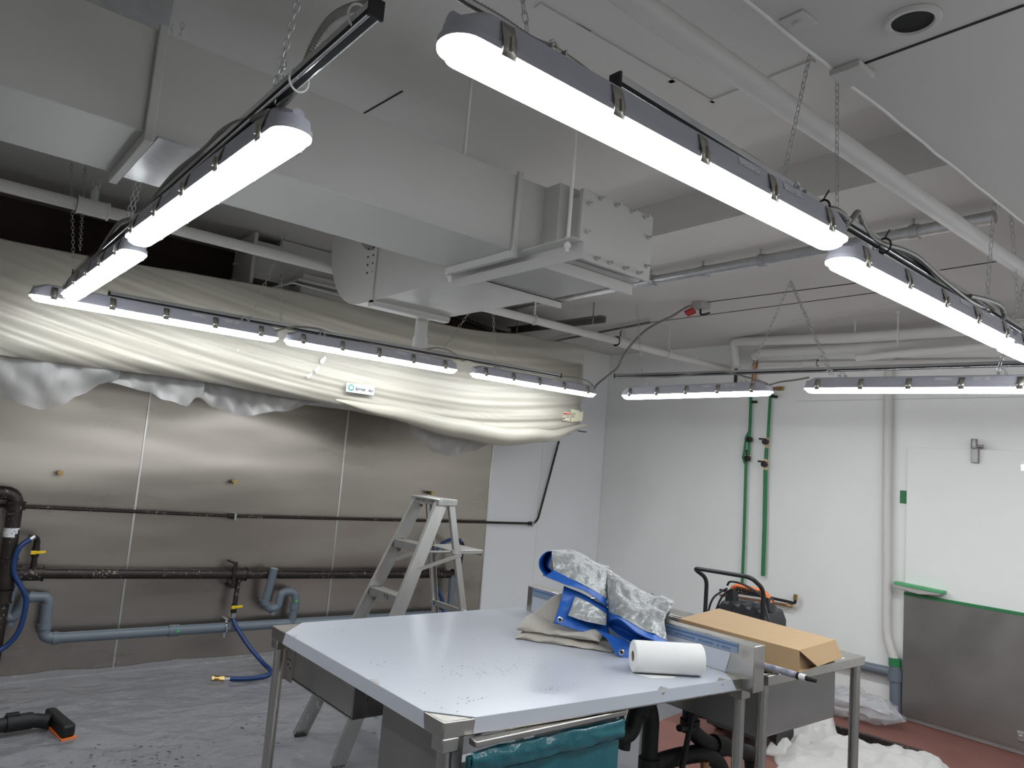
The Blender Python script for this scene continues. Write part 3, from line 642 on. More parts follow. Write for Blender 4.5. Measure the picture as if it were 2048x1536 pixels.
g = G(); g.box((1.985, 5.52, .56), (2.015, YW - .013, .575)); g.box((1.985, 5.515, .56), (2.015, 5.525, .75)); g.box((1.985, 5.52, .735), (2.015, YW - .013, .75)); g.build('clamp', 'black_iron', t, bevel=.003)
g = G(); g.cyl((.735, 5.54, .71), (.735, 5.54, .80), .017, 10); g.cyl((.735, 5.54, .80), (.735, 5.54, .86), .022, 8); g.tube(rounded([(.735, 5.54, .86), (.735, 5.54, .915), (.69, 5.50, .925)], .03), .019, 10); g.build('riser', 'black_iron', t)
valve_handle(t, (.735, 5.54, .83))
g = G(); g.cyl((2.05, 5.56, .64), (2.035, 5.54, .43), .017, 10); g.cyl((2.05, 5.56, .63), (2.047, 5.555, .60), .024, 10); g.cyl((2.033, 5.54, .44), (2.033, 5.54, .38), .022, 8); g.build('drop_leg', 'black_iron', t)
valve_handle(t, (2.033, 5.54, .425))
g = G(); g.cyl((2.033, 5.54, .385), (2.033, 5.54, .345), .020, 8); g.build('union', 'zinc', t)
# big black vertical pipe at the left edge
t = pipe([(.30, 5.50, 1.195), (.585, 5.50, 1.195), (.592, 5.50, .60), (.592, 5.50, .0)], .042, 'black_iron', 'heavy black gas riser with elbow at the left edge', 'gas_riser', corner=.07, seg=16,
         fittings=[((.592, 5.50, .71), (0, 0, 1), .09, .052), ((.592, 5.50, .57), (0, 0, 1), .04, .05), ((.587, 5.50, 1.12), (0, 0, 1), .025, .05)])
g = G(); g.cyl((.587, 5.50, .93), (.587, 5.50, .985), .0425, 16); g.build('paper_label', 'sticker', t)
g = G(); g.cyl((.60, 5.50, .70), (.70, 5.55, .695), .04, 14); g.build('side_outlet', 'black_iron', t)
def hose(path, label, tail=None):
    t = thing('gas_hose', label, 'hose', path[-1], 'blue gas hoses')
    g = G(); g.tube(cr(path, 8), .0155, 12); g.build('tube', 'hose_blue', t)
    a, b = Vector(path[0]), Vector(path[1]); dv = (a - b).normalized()
    g = G(); g.cyl(a, a + dv * .03, .019, 8); g.build('collar', 'zinc', t)
    if tail:
        a, b = Vector(path[-1]), Vector(path[-2]); dv = (a - b).normalized()
        g = G(); g.cyl(a, a + dv * .035, .018, 8); g.build('ferrule', 'chrome', t)
        g = G(); g.cyl(a + dv * .035, a + dv * .065, .022, 6); g.cyl(a + dv * .065, a + dv * .10, .019, 10); g.cyl(a + dv * .10, a + dv * .115, .023, 6); g.build('coupling', 'brass', t)
    return t
hose([(.685, 5.47, .916), (.638, 5.45, .876), (.621, 5.45, .810), (.627, 5.45, .720), (.668, 5.45, .644), (.709, 5.45, .567), (.713, 5.45, .462), (.695, 5.45, .358), (.651, 5.45, .288), (.60, 5.44, .25), (.50, 5.40, .14), (.40, 5.35, .03)], 'blue gas hose looping beside the heavy black riser')
hose([(2.033, 5.54, .345), (2.05, 5.50, .29), (2.12, 5.40, .17), (2.19, 5.28, .075), (2.21, 5.18, .045), (2.17, 5.12, .03), (2.08, 5.11, .026), (1.99, 5.13, .024), (1.925, 5.16, .024)], 'blue gas hose drooping to the floor with brass coupling', True)
hose([(4.0, 5.50, .895), (3.95, 5.45, .92), (3.86, 5.45, .925), (3.76, 5.45, .885), (3.70, 5.45, .80), (3.70, 5.45, .66), (3.74, 5.45, .53), (3.82, 5.45, .40), (3.83, 5.43, .28), (3.80, 5.40, .12), (3.75, 5.35, .03)], 'blue gas hose behind the stepladder')
t = pipe([(4.02, 5.56, .60), (4.03, 5.52, .70), (4.03, 5.50, .86), (4.01, 5.50, .895)], .018, 'black_iron', 'short black pipe elbow behind the stepladder', 'gas_elbow', corner=.03)
# grey plastic drain with traps
PV_ = 'pvc_grey'
t = thing('drain_pipe', 'grey plastic drain pipe with two traps along the foot of the steel wall', 'drain pipe', (1.6, 5.55, .2))
g = G(); g.tube(rounded([(.845, 5.565, .50), (.852, 5.565, .30), (.90, 5.565, .282), (2.7, 5.565, .268), (4.2, 5.565, .25)], .045), .0345, 16); g.build('main_run', PV_, t)
g = G(); g.tube(rounded([(.655, 5.565, .70), (.625, 5.565, .44), (.665, 5.565, .415), (.705, 5.565, .47), (.715, 5.565, .545), (.85, 5.565, .545), (.848, 5.565, .36)], .045, 7), .030, 16); g.build('trap', PV_, t)
g = G(); g.tube(rounded([(2.29, 5.50, .70), (2.262, 5.54, .44), (2.30, 5.55, .39), (2.37, 5.55, .395), (2.385, 5.55, .50), (2.43, 5.55, .515), (2.50, 5.55, .505), (2.512, 5.55, .43), (2.497, 5.56, .27)], .05, 7), .030, 16); g.build('trap', PV_, t)
for p, q, r_ in (((2.255, 5.545, .47), (2.268, 5.545, .43), .036), ((2.345, 5.55, .385), (2.33, 5.55, .345), .022), ((.66, 5.565, .41), (.66, 5.565, .375), .022), ((.846, 5.565, .38), (.85, 5.565, .345), .040), ((.90, 5.565, .282), (.935, 5.565, .281), .040), ((2.51, 5.55, .43), (2.505, 5.555, .38), .036),
                 ((1.60, 5.565, .277), (1.67, 5.565, .2765), .040), ((.848, 5.565, .50), (.849, 5.565, .46), .036), ((.74, 5.565, .546), (.77, 5.565, .546), .034)):
    G().cyl(p, q, r_, 16).build('socket', PV_, t)
for x in (1.655, 2.50):
    g = G(); z = .2765 if x < 2 else .44; g.box((x - .01, 5.523 if x < 2 else 5.512, z - .006), (x + .01, 5.53, z + .016)); g.build('solvent_mark', 'green_light', t)
g = G(); g.tube([(1.995, 5.565 + .04 * math.cos(a), .274 + .04 * math.sin(a)) for a in [i * math.pi / 10 for i in range(21)]], .008, 6); g.box((1.985, 5.55, .315), (2.005, YW - .013, .335)); g.box((1.985, 5.56, .20), (2.0, 5.58, .24)); g.build('pipe_clip', 'chrome', t)
t = pipe([(3.98, 5.55, .60), (3.985, 5.55, .30)], .030, PV_, 'grey plastic waste stub behind the stepladder', 'waste_stub', corner=0)
for i, (x, z) in enumerate(((.814, 1.328), (1.943, 1.327), (3.70, 1.318))):
    o = thing('gas_outlet', ['brass outlet stub on the leftmost steel sheet', 'brass outlet stub on the middle steel sheet', 'brass outlet stub just above the stepladder top'][i], 'pipe outlet', (x, 5.65, z), 'brass outlets on the steel wall')
    G().cyl((x, 5.60, z), (x, YW - .004, z), .014, 10).build('nipple', 'black_iron', o); G().cyl((x, 5.575, z), (x, 5.612, z), .019, 6).build('plug', 'brass', o)

# ------------------------------------------------------------------ stepladder
ld = thing('stepladder', 'paint-spattered aluminium stepladder with open bucket shelf behind the table', 'stepladder', (2.5, 3.78, 0))
def rail(g, p, q, w, dpt, fl=.004):
    """C-section rail: web plus two flanges"""
    p = Vector(p); q = Vector(q); d = (q - p).normalized(); sd = Vector((0, 1, 0)); n = d.cross(sd).normalized()
    g.bar(p, q, fl, dpt, up=n); s = 1 if w > 0 else -1
    for e in (-1, 1):
        g.bar(p + n * (e * dpt / 2) + sd * (w / 2), q + n * (e * dpt / 2) + sd * (w / 2), abs(w), fl, up=n)
FT = (2.495, 1.345)      # x and z of the front rails under the cap
def fx(z): return lerp(1.93, FT[0], z / FT[1])
def fy(z, s): return 3.79 + s * lerp(.25, .135, z / FT[1])
for s in (1, -1):
    g = G(); rail(g, (fx(0), fy(0, s), .012), (FT[0], fy(FT[1], s), FT[1]), -.026 * s, .075); g.build('front_rail', 'aluminium', ld)
    g = G(); g.bar((fx(0) - .02, fy(0, s) - .013 * s, .010), (fx(0) + .035, fy(0, s) - .013 * s, .010), .036, .02); g.build('foot', 'black_rubber', ld)
    g = G(); rail(g, (2.86, 3.79 + s * .20, .012), (2.575, 3.79 + s * .130, 1.345), -.02 * s, .038); g.build('rear_leg', 'aluminium', ld)
    g = G(); g.bar((2.84, 3.79 + s * .195, .010), (2.88, 3.79 + s * .195, .010), .03, .02); g.build('foot', 'black_rubber', ld)
steps = []
for z in (.28, .555, .835, 1.118):
    g = G(); x = fx(z); w = fy(z, 1) - .006; w2 = fy(z, -1) + .006
    g.box((x - .04, w2, z - .004), (x + .045, w, z)); g.box((x - .043, w2, z - .045), (x - .039, w, z)); g.box((x + .042, w2, z - .025), (x + .045, w, z))
    for k in range(5): g.box((x - .032 + k * .015, w2, z), (x - .027 + k * .015, w, z + .0018))
    steps.append(g.build('step', 'aluminium', ld))
text('T O', .032, 'ink', steps[2], face((fx(.835) - .0435, 3.75, .811), (0, -1, 0), (0, 0, 1)), 'painted_mark')
cp = G(); cp.box((2.462, 3.635, 1.345), (2.598, 3.945, 1.383)); cap = cp.build('top_cap', 'aluminium', ld, bevel=.004)
text('THIS IS NOT A STEP', .024, 'ink', cap, face((2.4615, 3.79, 1.364), (0, -1, 0), (0, 0, 1)), 'warning_lettering')
for y in (3.67, 3.79, 3.91): G().cyl((2.53 + (y - 3.79) * .3, 3.634, 1.365), (2.53 + (y - 3.79) * .3, 3.636, 1.365), .006, 8).build('rivet', 'zinc', cap)
sh = G(); sh.box((2.60, 3.645, 1.080), (2.83, 3.93, 1.085)); sh.box((2.822, 3.645, 1.05), (2.83, 3.93, 1.0845)); sh.box((2.60, 3.645, 1.062), (2.821, 3.650, 1.0845)); sh.box((2.40, 3.66, 1.070), (2.62, 3.68, 1.0795)); sh.box((2.40, 3.90, 1.070), (2.62, 3.92, 1.0795)); sh.build('bucket_shelf', 'aluminium', ld, bevel=.002)
for s in (1, -1):
    g = G(); g.bar((2.35, 3.79 + s * .165, .98), (2.66, 3.79 + s * .152, 1.06), .006, .022); g.build('spreader', 'aluminium', ld)
for z, x in ((.40, 2.775), (.72, 2.71)):
    g = G(); g.bar((x, 3.79 - .19, z), (x, 3.79 + .19, z), .025, .03); g.build('rear_brace', 'aluminium', ld)

# ------------------------------------------------------------------ the work table
tb = thing('work_table', 'steel work table with white protective film, blue-wrapped drawer and upstand', 'table', (1.85, 2.27, 0))
ZT = .90
TP = [(1.233, 2.92), (1.233, 1.70), (2.52, 1.605), (2.52, 2.92)]
G().prism([(x, y, ZT - .048) for x, y in TP], (0, 0, .046)).build('top', 'steel', tb, bevel=.004)
F = [(1.232, 2.78), (1.232, 1.80), (1.335, 1.693), (2.44, 1.610), (2.515, 1.70), (2.515, 2.921), (1.36, 2.921)]
film = G().prism([(x, y, ZT - .0015) for x, y in F], (0, 0, .002)).build('protective_film', 'table_film', tb)
g = G(); g.add([(1.335, 1.6920, ZT), (2.44, 1.6095, ZT), (2.47, 1.6072, ZT - .04), (1.33, 1.6915, ZT - .042)], [(0, 3, 2, 1)]); g.build('film_skirt', 'table_film', tb, smooth=0, solid=.0015)
g = G(); g.add([(1.2318, 2.78, ZT), (1.2318, 1.80, ZT), (1.2318, 1.79, ZT - .045), (1.2318, 2.80, ZT - .045)], [(0, 1, 2, 3)]); g.build('film_skirt', 'table_film', tb, smooth=0, solid=.0015)
for x, y, a, L_ in ((1.236, 2.70, 0, .03), (1.236, 2.06, 0, .065), (2.06, 1.640, 1.5, .05), (2.36, 1.618, 1.5, .06)):
    g = G(); d_ = Vector((-math.sin(a) * .6, 1, 0)) if a == 0 else Vector((1, -.075, 0)); p = Vector((x, y, ZT + .001)); q = p + d_ * L_
    n_ = Vector((-1, 0, 0)) if a == 0 else Vector((0, -1, 0)); g.add([p, q, (p + q) / 2 + n_ * .004 + Vector((0, 0, -.018)), (p + q) / 2 - n_ * .012 + Vector((0, 0, .006))], [(0, 1, 2), (0, 3, 1)]); g.build('film_tear', 'steel_dull', film, smooth=0, solid=.001)
random.seed(11); g = G()
def fleck(g, x, y, z, r_):
    n_ = random.randint(4, 6); a0 = random.random() * 6
    g.add([(x + r_ * random.uniform(.5, 1.2) * math.cos(a0 + 2 * math.pi * k / n_), y + r_ * random.uniform(.4, 1.) * math.sin(a0 + 2 * math.pi * k / n_), z) for k in range(n_)], [tuple(range(n_))])
for cx, cy, sx1, sy1, n_ in ((1.62, 2.08, .16, .10, 70), (1.75, 2.02, .20, .03, 40), (1.72, 1.80, .05, .015, 25), (1.40, 1.82, .07, .03, 22), (1.36, 2.30, .04, .10, 12), (1.43, 2.74, .06, .03, 14), (1.9, 2.2, .5, .4, 30), (1.32, 1.90, .03, .12, 14)):
    for k in range(n_):
        x = random.gauss(cx, sx1 * .6); y = random.gauss(cy, sy1 * .6)
        if 1.25 < x < 2.4 and 1.75 < y < 2.88: fleck(g, x, y, ZT + .0009, random.choice((.0012, .0016, .002, .003, .0042)))
fk = g.build('paint_flecks', 'ink', film, smooth=0); fk['kind'] = 'stuff'
us = G().box((2.505, 1.56, ZT - .045), (2.575, 2.84, 1.022)).build('upstand', 'steel', tb, bevel=.003)
g = G(); g.add([(2.5035, 1.68, ZT + .003), (2.5035, 2.80, ZT + .003), (2.5035, 2.80, ZT + .078), (2.5035, 1.66, ZT + .078)], [(0, 1, 2, 3)]); g.build('upstand_film', 'table_film', us, smooth=0, solid=.001)
g = G(); g.box((2.5015, 1.63, ZT + .080), (2.5045, 2.80, ZT + .118)); g.build('printed_tape', 'film_blue', us)
g = G(); g.box((2.5008, 1.63, ZT + .104), (2.5018, 2.80, ZT + .110)); g.build('blue_line', 'print_blue', us)
random.seed(3); y = 2.16
g = G()
while y > 1.66:
    w = random.uniform(.004, .011); g.box((2.5008, y - w, ZT + .088), (2.5016, y, ZT + .096)); y -= w + (random.uniform(.012, .02) if random.random() < .2 else .004)
g.build('faint_print', 'print_blue', us)
for x, y in ((1.262, 1.725), (1.262, 2.885), (2.545, 1.640), (2.545, 2.86)):
    G().cyl((x, y, .025), (x, y, ZT - .046), .021, 18).build('leg', 'steel', tb)
    G().cyl((x, y, 0), (x, y, .03), .016, 12).build('levelling_foot', 'steel_dull', tb)
    g = G(); g.box((x - .028, y - .028, ZT - .085), (x + .028, y + .028, ZT - .046)); g.build('leg_socket', 'steel', tb, bevel=.004)
# drawer wrapped in teal film, front face towards the camera
dw = G().box((1.275, 1.705, .60), (1.31, 2.09, .85)).build('drawer_case', 'steel_dull', tb, bevel=.002)
G().box((1.93, 1.70, .60), (1.945, 2.09, .85)).build('drawer_case', 'steel_dull', tb)
G().box((1.31, 1.72, .585), (1.93, 2.08, .60)).build('drawer_floor', 'steel_dull', tb)
dr2 = G().box((1.315, 1.675, .61), (1.925, 1.70, .800)).build('drawer_front', 'teal_film', tb, bevel=.006)
g = G()
def crinkle(u, v):
    x = lerp(1.31, 1.93, u); return (x, 1.668 - .010 * math.sin(v * math.pi) + .007 * nz(x * 18, v * 4), lerp(.755, .822, v) + .006 * nz(x * 11, v * 3, 5))
g.grid(crinkle, 60, 8).build('loose_film', 'teal_film', dr2, smooth=180, solid=.001)
g = G(); g.box((1.315, 1.655, .832), (1.93, 1.69, .850)); g.build('drawer_pull', 'steel', dr2, bevel=.004)
# second drawer hung under the far side, seen from behind
G().box((1.262, 2.26, .735), (1.272, 2.80, .855)).build('drawer_side', 'steel', tb)
G().box((1.262, 2.255, .735), (1.50, 2.262, .855)).build('drawer_back', 'steel', tb)
G().box((1.262, 2.26, .73), (1.50, 2.80, .738)).build('drawer_base', 'steel', tb)
g = G(); g.box((1.256, 2.74, .72), (1.262, 2.81, .853)); g.box((1.25, 2.80, .72), (1.30, 2.812, .853)); g.build('runner_plate', 'steel', tb)
for y, z in ((2.765, .80), (2.785, .80), (2.78, .78), (2.76, .77)): G().cyl((1.2545, y, z), (1.2565, y, z), .004, 8).build('screw_hole', 'dark_gap', tb)
G().box((1.26, 1.75, .24), (2.54, 2.86, .26)).build('undershelf', 'galvanised', tb, bevel=.004)

# ------------------------------------------------------------------ sink table behind
sk = thing('sink_table', 'steel sink table with deep basin beside the work table', 'sink', (3.0, 2.4, 0))
g = G(); g.box((2.63, 1.575, .862), (3.405, 1.60, .90)); g.box((2.63, 2.71, .895), (3.405, 2.80, .8999)); g.box((3.25, 1.60, .895), (3.405, 2.75, .90)); g.box((2.63, 1.60, .895), (2.68, 2.75, .90)); g.box((2.63, 1.60, .895), (3.25, 1.64, .90)); g.box((3.385, 1.6001, .862), (3.405, 2.80, .8999)); g.box((2.63, 1.6001, .862), (2.645, 2.80, .8999)); g.build('rim', 'steel', sk, bevel=.003)
g = G(); g.box((2.67, 1.622, .655), (3.235, 1.632, .897)); g.box((2.67, 2.66, .655), (3.235, 2.67, .897)); g.box((2.67, 1.622, .655), (2.68, 2.71, .897)); g.box((3.225, 1.622, .655), (3.235, 2.71, .897)); g.box((2.67, 1.622, .65), (3.235, 2.71, .66)); g.build('basin', 'steel_dull', sk, bevel=.004)
for x, y in ((3.378, 1.605), (2.66, 1.615), (3.378, 2.77), (2.66, 2.77)):
    G().cyl((x, y, .02), (x, y, .865), .021, 16).build('leg', 'steel', sk); G().cyl((x, y, 0), (x, y, .03), .015, 10).build('levelling_foot', 'steel_dull', sk)
g = G(); g.box((2.63, 2.775, .90), (3.405, 2.80, .955)); g.build('upstand', 'steel', sk, bevel=.003)

# black plumbing below the basin
bp = thing('black_waste', 'black plastic waste pipework with trap under the tables', 'drain pipe', (2.75, 2.05, 0))
g = G(); g.tube(rounded([(2.31, 2.05, .85), (2.31, 2.05, .66), (2.35, 2.05, .575), (2.42, 2.05, .575), (2.46, 2.05, .68), (2.51, 2.05, .69), (2.545, 2.05, .62), (2.545, 2.05, .0)], .05, 7), .034, 16); g.build('trap', 'black_plastic', bp)
g = G(); g.tube(rounded([(2.74, 2.0, .66), (2.74, 2.0, .56), (2.84, 1.99, .49), (3.22, 1.99, .38), (3.24, 1.99, .0)], .05), .034, 16); g.build('waste_run', 'black_plastic', bp)
g = G(); g.tube(rounded([(2.545, 2.05, .43), (2.70, 2.0, .46), (2.86, 1.98, .45), (2.96, 1.97, .36), (2.97, 1.97, .0)], .07), .036, 16); g.build('branch', 'black_plastic', bp)
for p, q, r_ in (((2.74, 2.0, .60), (2.74, 2.0, .55), .042), ((2.545, 2.05, .46), (2.545, 2.05, .38), .044), ((2.46, 2.05, .64), (2.50, 2.05, .69), .040), ((2.31, 2.05, .70), (2.31, 2.05, .64), .042), ((2.9, 1.99, .475), (2.98, 1.99, .452), .042), ((3.22, 1.99, .36), (3.235, 1.99, .27), .042), ((2.39, 2.05, .565), (2.385, 2.05, .52), .024)):
    G().cyl(p, q, r_, 16).build('coupling', 'black_plastic', bp)
g = G(); g.cyl((2.69, 1.95, .66), (2.63, 1.95, .42), .012, 10); g.cyl((2.63, 1.95, .42), (2.63, 1.95, .0), .012, 10); g.tube([(2.60, 1.95, .60), (2.72, 1.97, .575)], .014, 10); g.build('supply_tail', 'black_plastic', bp)
t = pipe([(2.76, 1.93, .0), (2.76, 1.93, .40)], .045, 'canvas', 'dirty pale standpipe under the tables', 'standpipe', corner=0)
G().cyl((2.76, 1.93, .40), (2.76, 1.93, .45), .018, 10).build('stub', 'copper', t)

# ------------------------------------------------------------------ things lying on the tables
tp = thing('tarpaulin', 'crumpled blue-edged silver tarpaulin heaped on the work table', 'tarpaulin', (2.35, 2.15, .9))
def patch(rows, nu, nv, m, name, amp=.006, fr=22, parent=tp, solid=.0015, back=None):
    R_ = [[Vector(p) for p in r] for r in rows]
    if back: R_ = [[p + Vector(back) for p in R_[0]]] + R_
    def fn(u, v):
        p = bic(R_, u, v); n = nz(p.x * fr, p.y * fr, p.z * fr) + .5 * nz(p.x * fr * 2.3, p.y * fr * 2.3, p.z * fr * 2.3)
        rg = 1 - abs(nz(p.x * fr * .7 + 5, p.y * fr * .7, p.z * fr * .7)) * 2 + .7 - 1.4 * abs(nz(p.x * fr * 1.7, p.y * fr * 1.7 + 3, p.z * fr * 1.7))
        return p + Vector((-.5, -.8, .3)) * (amp * (n + .6 * rg - .4))
    g = G(); g.grid(fn, nu, nv); return g.build(name, m, parent, smooth=55, solid=solid)
A0 = [(2.347,2.52,1.228),(2.451,2.47,1.232),(2.542,2.42,1.183),(2.582,2.38,1.171)]
A1 = [(2.281,2.45,1.245),(2.381,2.4,1.245),(2.472,2.36,1.201),(2.523,2.32,1.186)]
A2 = [(2.219,2.37,1.216),(2.305,2.33,1.195),(2.378,2.28,1.159),(2.448,2.26,1.126)]
A3 = [(2.201,2.34,1.183),(2.243,2.28,1.157),(2.32,2.24,1.121),(2.41,2.22,1.079)]
A4 = [(2.145,2.33,1.16),(2.207,2.27,1.135),(2.293,2.23,1.108),(2.392,2.2,1.047)]
patch([A0, A1, A2, A3], 34, 26, 'tarp_silver', 'silver_fold', .010, back=(.05, .10, -.12))
patch([A3, A4], 30, 6, 'tarp_blue', 'blue_hem', .004)
L0 = [(2.287,2.44,1.247),(2.233,2.43,1.246),(2.179,2.41,1.22),(2.165,2.39,1.185),(2.145,2.33,1.16)]
L1 = [(2.315,2.47,1.236),(2.313,2.5,1.227),(2.31,2.52,1.197),(2.301,2.5,1.165),(2.268,2.42,1.156)]
L2 = [(2.287,2.44,1.247),(2.263,2.42,1.234),(2.232,2.4,1.212),(2.201,2.37,1.191),(2.206,2.345,1.181)]
patch([L0, L1], 20, 6, 'tarp_blue', 'blue_hem', .002); patch([L1, L2], 20, 5, 'tarp_blue', 'blue_hem', .002)
B0 = [(2.539,2.35,1.181),(2.583,2.25,1.134),(2.611,2.15,1.094),(2.612,2.09,1.1),(2.622,2.03,1.092)]
B1 = [(2.441,2.25,1.128),(2.448,2.15,1.097),(2.474,2.06,1.069),(2.515,2.02,1.079),(2.547,1.98,1.077)]
B2 = [(2.399,2.2,1.067),(2.373,2.09,1.053),(2.392,2.0,1.03),(2.439,1.97,1.037),(2.465,1.95,1.04)]
B3 = [(2.385,2.18,1.03),(2.342,2.06,1.031),(2.359,1.97,1.004),(2.395,1.93,0.99),(2.443,1.905,0.965)]
B4 = [(2.374,2.17,0.994),(2.307,2.05,1.033),(2.303,1.955,1.003),(2.363,1.92,0.976),(2.438,1.895,0.954)]
patch([B0, B1, B2, B3], 44, 36, 'tarp_silver', 'silver_fold', .012, back=(.07, .10, -.14))
patch([B3, B4], 36, 6, 'tarp_blue', 'blue_hem', .003)
M1 = [(2.397,2.19,0.982),(2.395,2.12,0.977),(2.426,2.05,0.957),(2.465,2.0,0.942),(2.473,1.93,0.945)]
M2 = [(2.365,2.16,0.978),(2.332,2.05,0.957),(2.367,1.985,0.945),(2.405,1.94,0.945),(2.445,1.9,0.949)]
patch([B4, M1, M2], 36, 12, 'tarp_blue', 'blue_lining', .003)
C0 = [(2.24,2.31,1.121),(2.319,2.26,1.089),(2.413,2.21,1.039)]
C1 = [(2.204,2.29,1.058),(2.28,2.23,1.03),(2.386,2.18,0.987)]
C2 = [(2.138,2.25,0.987),(2.233,2.19,0.961),(2.35,2.13,0.934)]
fl = patch([C0, C1, C2], 24, 20, 'tarp_blue', 'corner_flap', .003)
S0 = [(2.262,2.262,1.087),(2.303,2.212,1.065),(2.371,2.178,1.023)]
S1 = [(2.229,2.245,1.049),(2.283,2.195,1.035),(2.348,2.155,1.005)]
S2 = [(2.195,2.228,1.018),(2.239,2.172,1.004),(2.328,2.137,0.988)]
patch([S0, S1, S2], 20, 14, 'tarp_silver', 'flap_lining', .003)
D0 = [(2.257,2.13,0.98),(2.287,2.08,0.969),(2.328,2.03,0.954)]
D1 = [(2.26,2.07,0.958),(2.287,2.035,0.941),(2.325,2.0,0.938)]
D2 = [(2.252,2.005,0.909),(2.273,1.995,0.902),(2.295,1.975,0.895)]
patch([D0, D1, D2], 14, 12, 'tarp_blue', 'corner_tab', .002)
for q in [(2.146,2.222,1.006),(2.26,1.985,0.924)]:
    q = Vector(q); n_ = Vector((-.55, -.8, .2)).normalized(); a_ = n_.cross(Vector((0, 0, 1))).normalized(); b_ = n_.cross(a_)
    ring_ = [q + a_ * (.0085 * math.cos(t_)) + b_ * (.0085 * math.sin(t_)) for t_ in [i * math.pi / 10 for i in range(21)]]
    gm = G().tube(ring_, .0032, 6, False).build('eyelet', 'chrome', tp); G().cyl(q - n_ * .001, q + n_ * .001, .0065, 14).build('eyelet_hole', 'dark_gap', tp)

cv = thing('canvas_sheet', 'folded cream canvas dust sheet under the tarpaulin', 'dust sheet', (2.25, 2.3, .9))
fa = Vector((2.055, 2.385, ZT)); fb = Vector((2.31, 2.035, ZT)); bk = Vector((.80, .58, 0)).normalized()
def pad(u0, u1, dep, hL, hR, z0, name, off=0., seed=0, fold_=.5):
    rings = []
    for i in range(31):
        u = i / 30; p = fa.lerp(fb, lerp(u0, u1, u)) + bk * off; hgt = lerp(hL, hR, u) * (.75 + .25 * math.sin(u * 5 + seed)); e = min(1, u * 9, (1 - u) * 9) ** .5
        sec = [(.0, .0), (-.008, .2), (-.004, .5), (.02, .82), (.07, 1.), (.14, .97), (dep - .03, .85), (dep, .5), (dep, 0)]
        rg = []
        for k, (a_, b_) in enumerate(sec):
            w = nz(u * 6 + seed, k * .8) * .010
            rg.append(p + bk * (a_ + w) + Vector((0, 0, z0 + b_ * hgt * (.35 + .65 * e) + (w * .8 if 0 < k < 8 else 0))))
        rings.append(rg)
    G().loops(rings).build(name, 'canvas', cv, smooth=70, subd=0)
pad(0, .93, .24, .040, .030, .002, 'lower_fold'); pad(.01, .80, .22, .062, .040, .034, 'upper_fold', .008, 2.)
blob = [[(2.091,2.4,0.926),(2.164,2.42,0.979),(2.185,2.4,0.969),(2.205,2.34,0.943)], [(2.318,2.48,0.94),(2.306,2.46,1.031),(2.326,2.42,1.059),(2.319,2.36,1.018)], [(2.416,2.5,0.918),(2.436,2.5,1.029),(2.46,2.46,1.035),(2.502,2.4,0.989)]]
patch(blob, 20, 20, 'canvas', 'bunched_fold', .006, 12, cv)

rl = thing('paper_towel_roll', 'white paper towel roll lying on the work table', 'paper towel', (2.26, 1.77, ZT))
pa = Vector((2.148, 1.832, ZT + .057)); pb = Vector((2.362, 1.690, ZT + .057)); ax = (pb - pa).normalized(); sx_ = ax.cross(Vector((0, 0, 1))).normalized(); up_ = sx_.cross(ax)
def circ(c, r, n=36): return [c + sx_ * (r * math.cos(2 * math.pi * k / n)) + up_ * (r * math.sin(2 * math.pi * k / n)) for k in range(n)]
G().loops([circ(pa + ax * .04, .019), circ(pa, .019), circ(pa - ax * 0, .053), circ(pa + ax * .003, .056), circ(pb - ax * .003, .056), circ(pb, .053), circ(pb, .019), circ(pb - ax * .04, .019)], False, False).build('paper', 'paper_white', rl)
G().loops([circ(pa + ax * .002, .0188), circ(pb - ax * .002, .0188), circ(pb - ax * .002, .0175), circ(pa + ax * .002, .0175)], False, False).build('cardboard_core', 'cardboard_in', rl)
g = G(); g.add([pa + ax * .01 - sx_ * -.03 + Vector((0, 0, -.0555)), pb - ax * .10 + sx_ * .03 + Vector((0, 0, -.0555)), pb - ax * .12 + sx_ * .055 + Vector((0, 0, -.0555)), pa + ax * .05 + sx_ * .075 + Vector((0, 0, -.0555))], [(0, 1, 2, 3)]); g.build('loose_sheet', 'paper_white', rl, smooth=0, solid=.0008)

bx = thing('cardboard_box', 'long flat brown cardboard box with open end flap', 'box', (3.0, 1.85, .9))
b0, b1, b2, b3 = (2.79, 1.545), (3.16, 1.59), (3.25, 2.235), (2.80, 2.13)
zt_ = .985; zb_ = .903
g = G(); T = [(*p, zt_) for p in (b0, b1, b2, b3)]; Bm = [(*p, zb_) for p in (b0, b1, b2, b3)]
g.add(T, [(0, 1, 2, 3)]); g.build('lid', 'cardboard', bx, smooth=0, solid=.004)
g = G(); g.add(T + Bm, [(0, 3, 7, 4), (3, 2, 6, 7), (2, 1, 5, 6), (4, 7, 6, 5)]); g.build('tray', 'cardboard', bx, smooth=0, solid=.004)
g = G(); q0, q1 = Vector(T[0]), Vector(T[1]); g.add([q0, q1, Vector((3.191,1.574,0.915)), Vector((2.916,1.538,0.915))], [(0, 1, 2, 3)]); g.build('end_flap', 'cardboard', bx, smooth=0, solid=.004)
g = G(); g.add([Vector(T[0]) + Vector((.012, .012, -.002)), Vector(Bm[0]) + Vector((.01, .012, 0)), Vector(Bm[1]) + Vector((-.01, .02, 0)), Vector(T[1]) + Vector((-.01, .02, -.002))], [(0, 1, 2, 3)]); g.build('inner_flap', 'cardboard_in', bx, smooth=0, solid=.003)

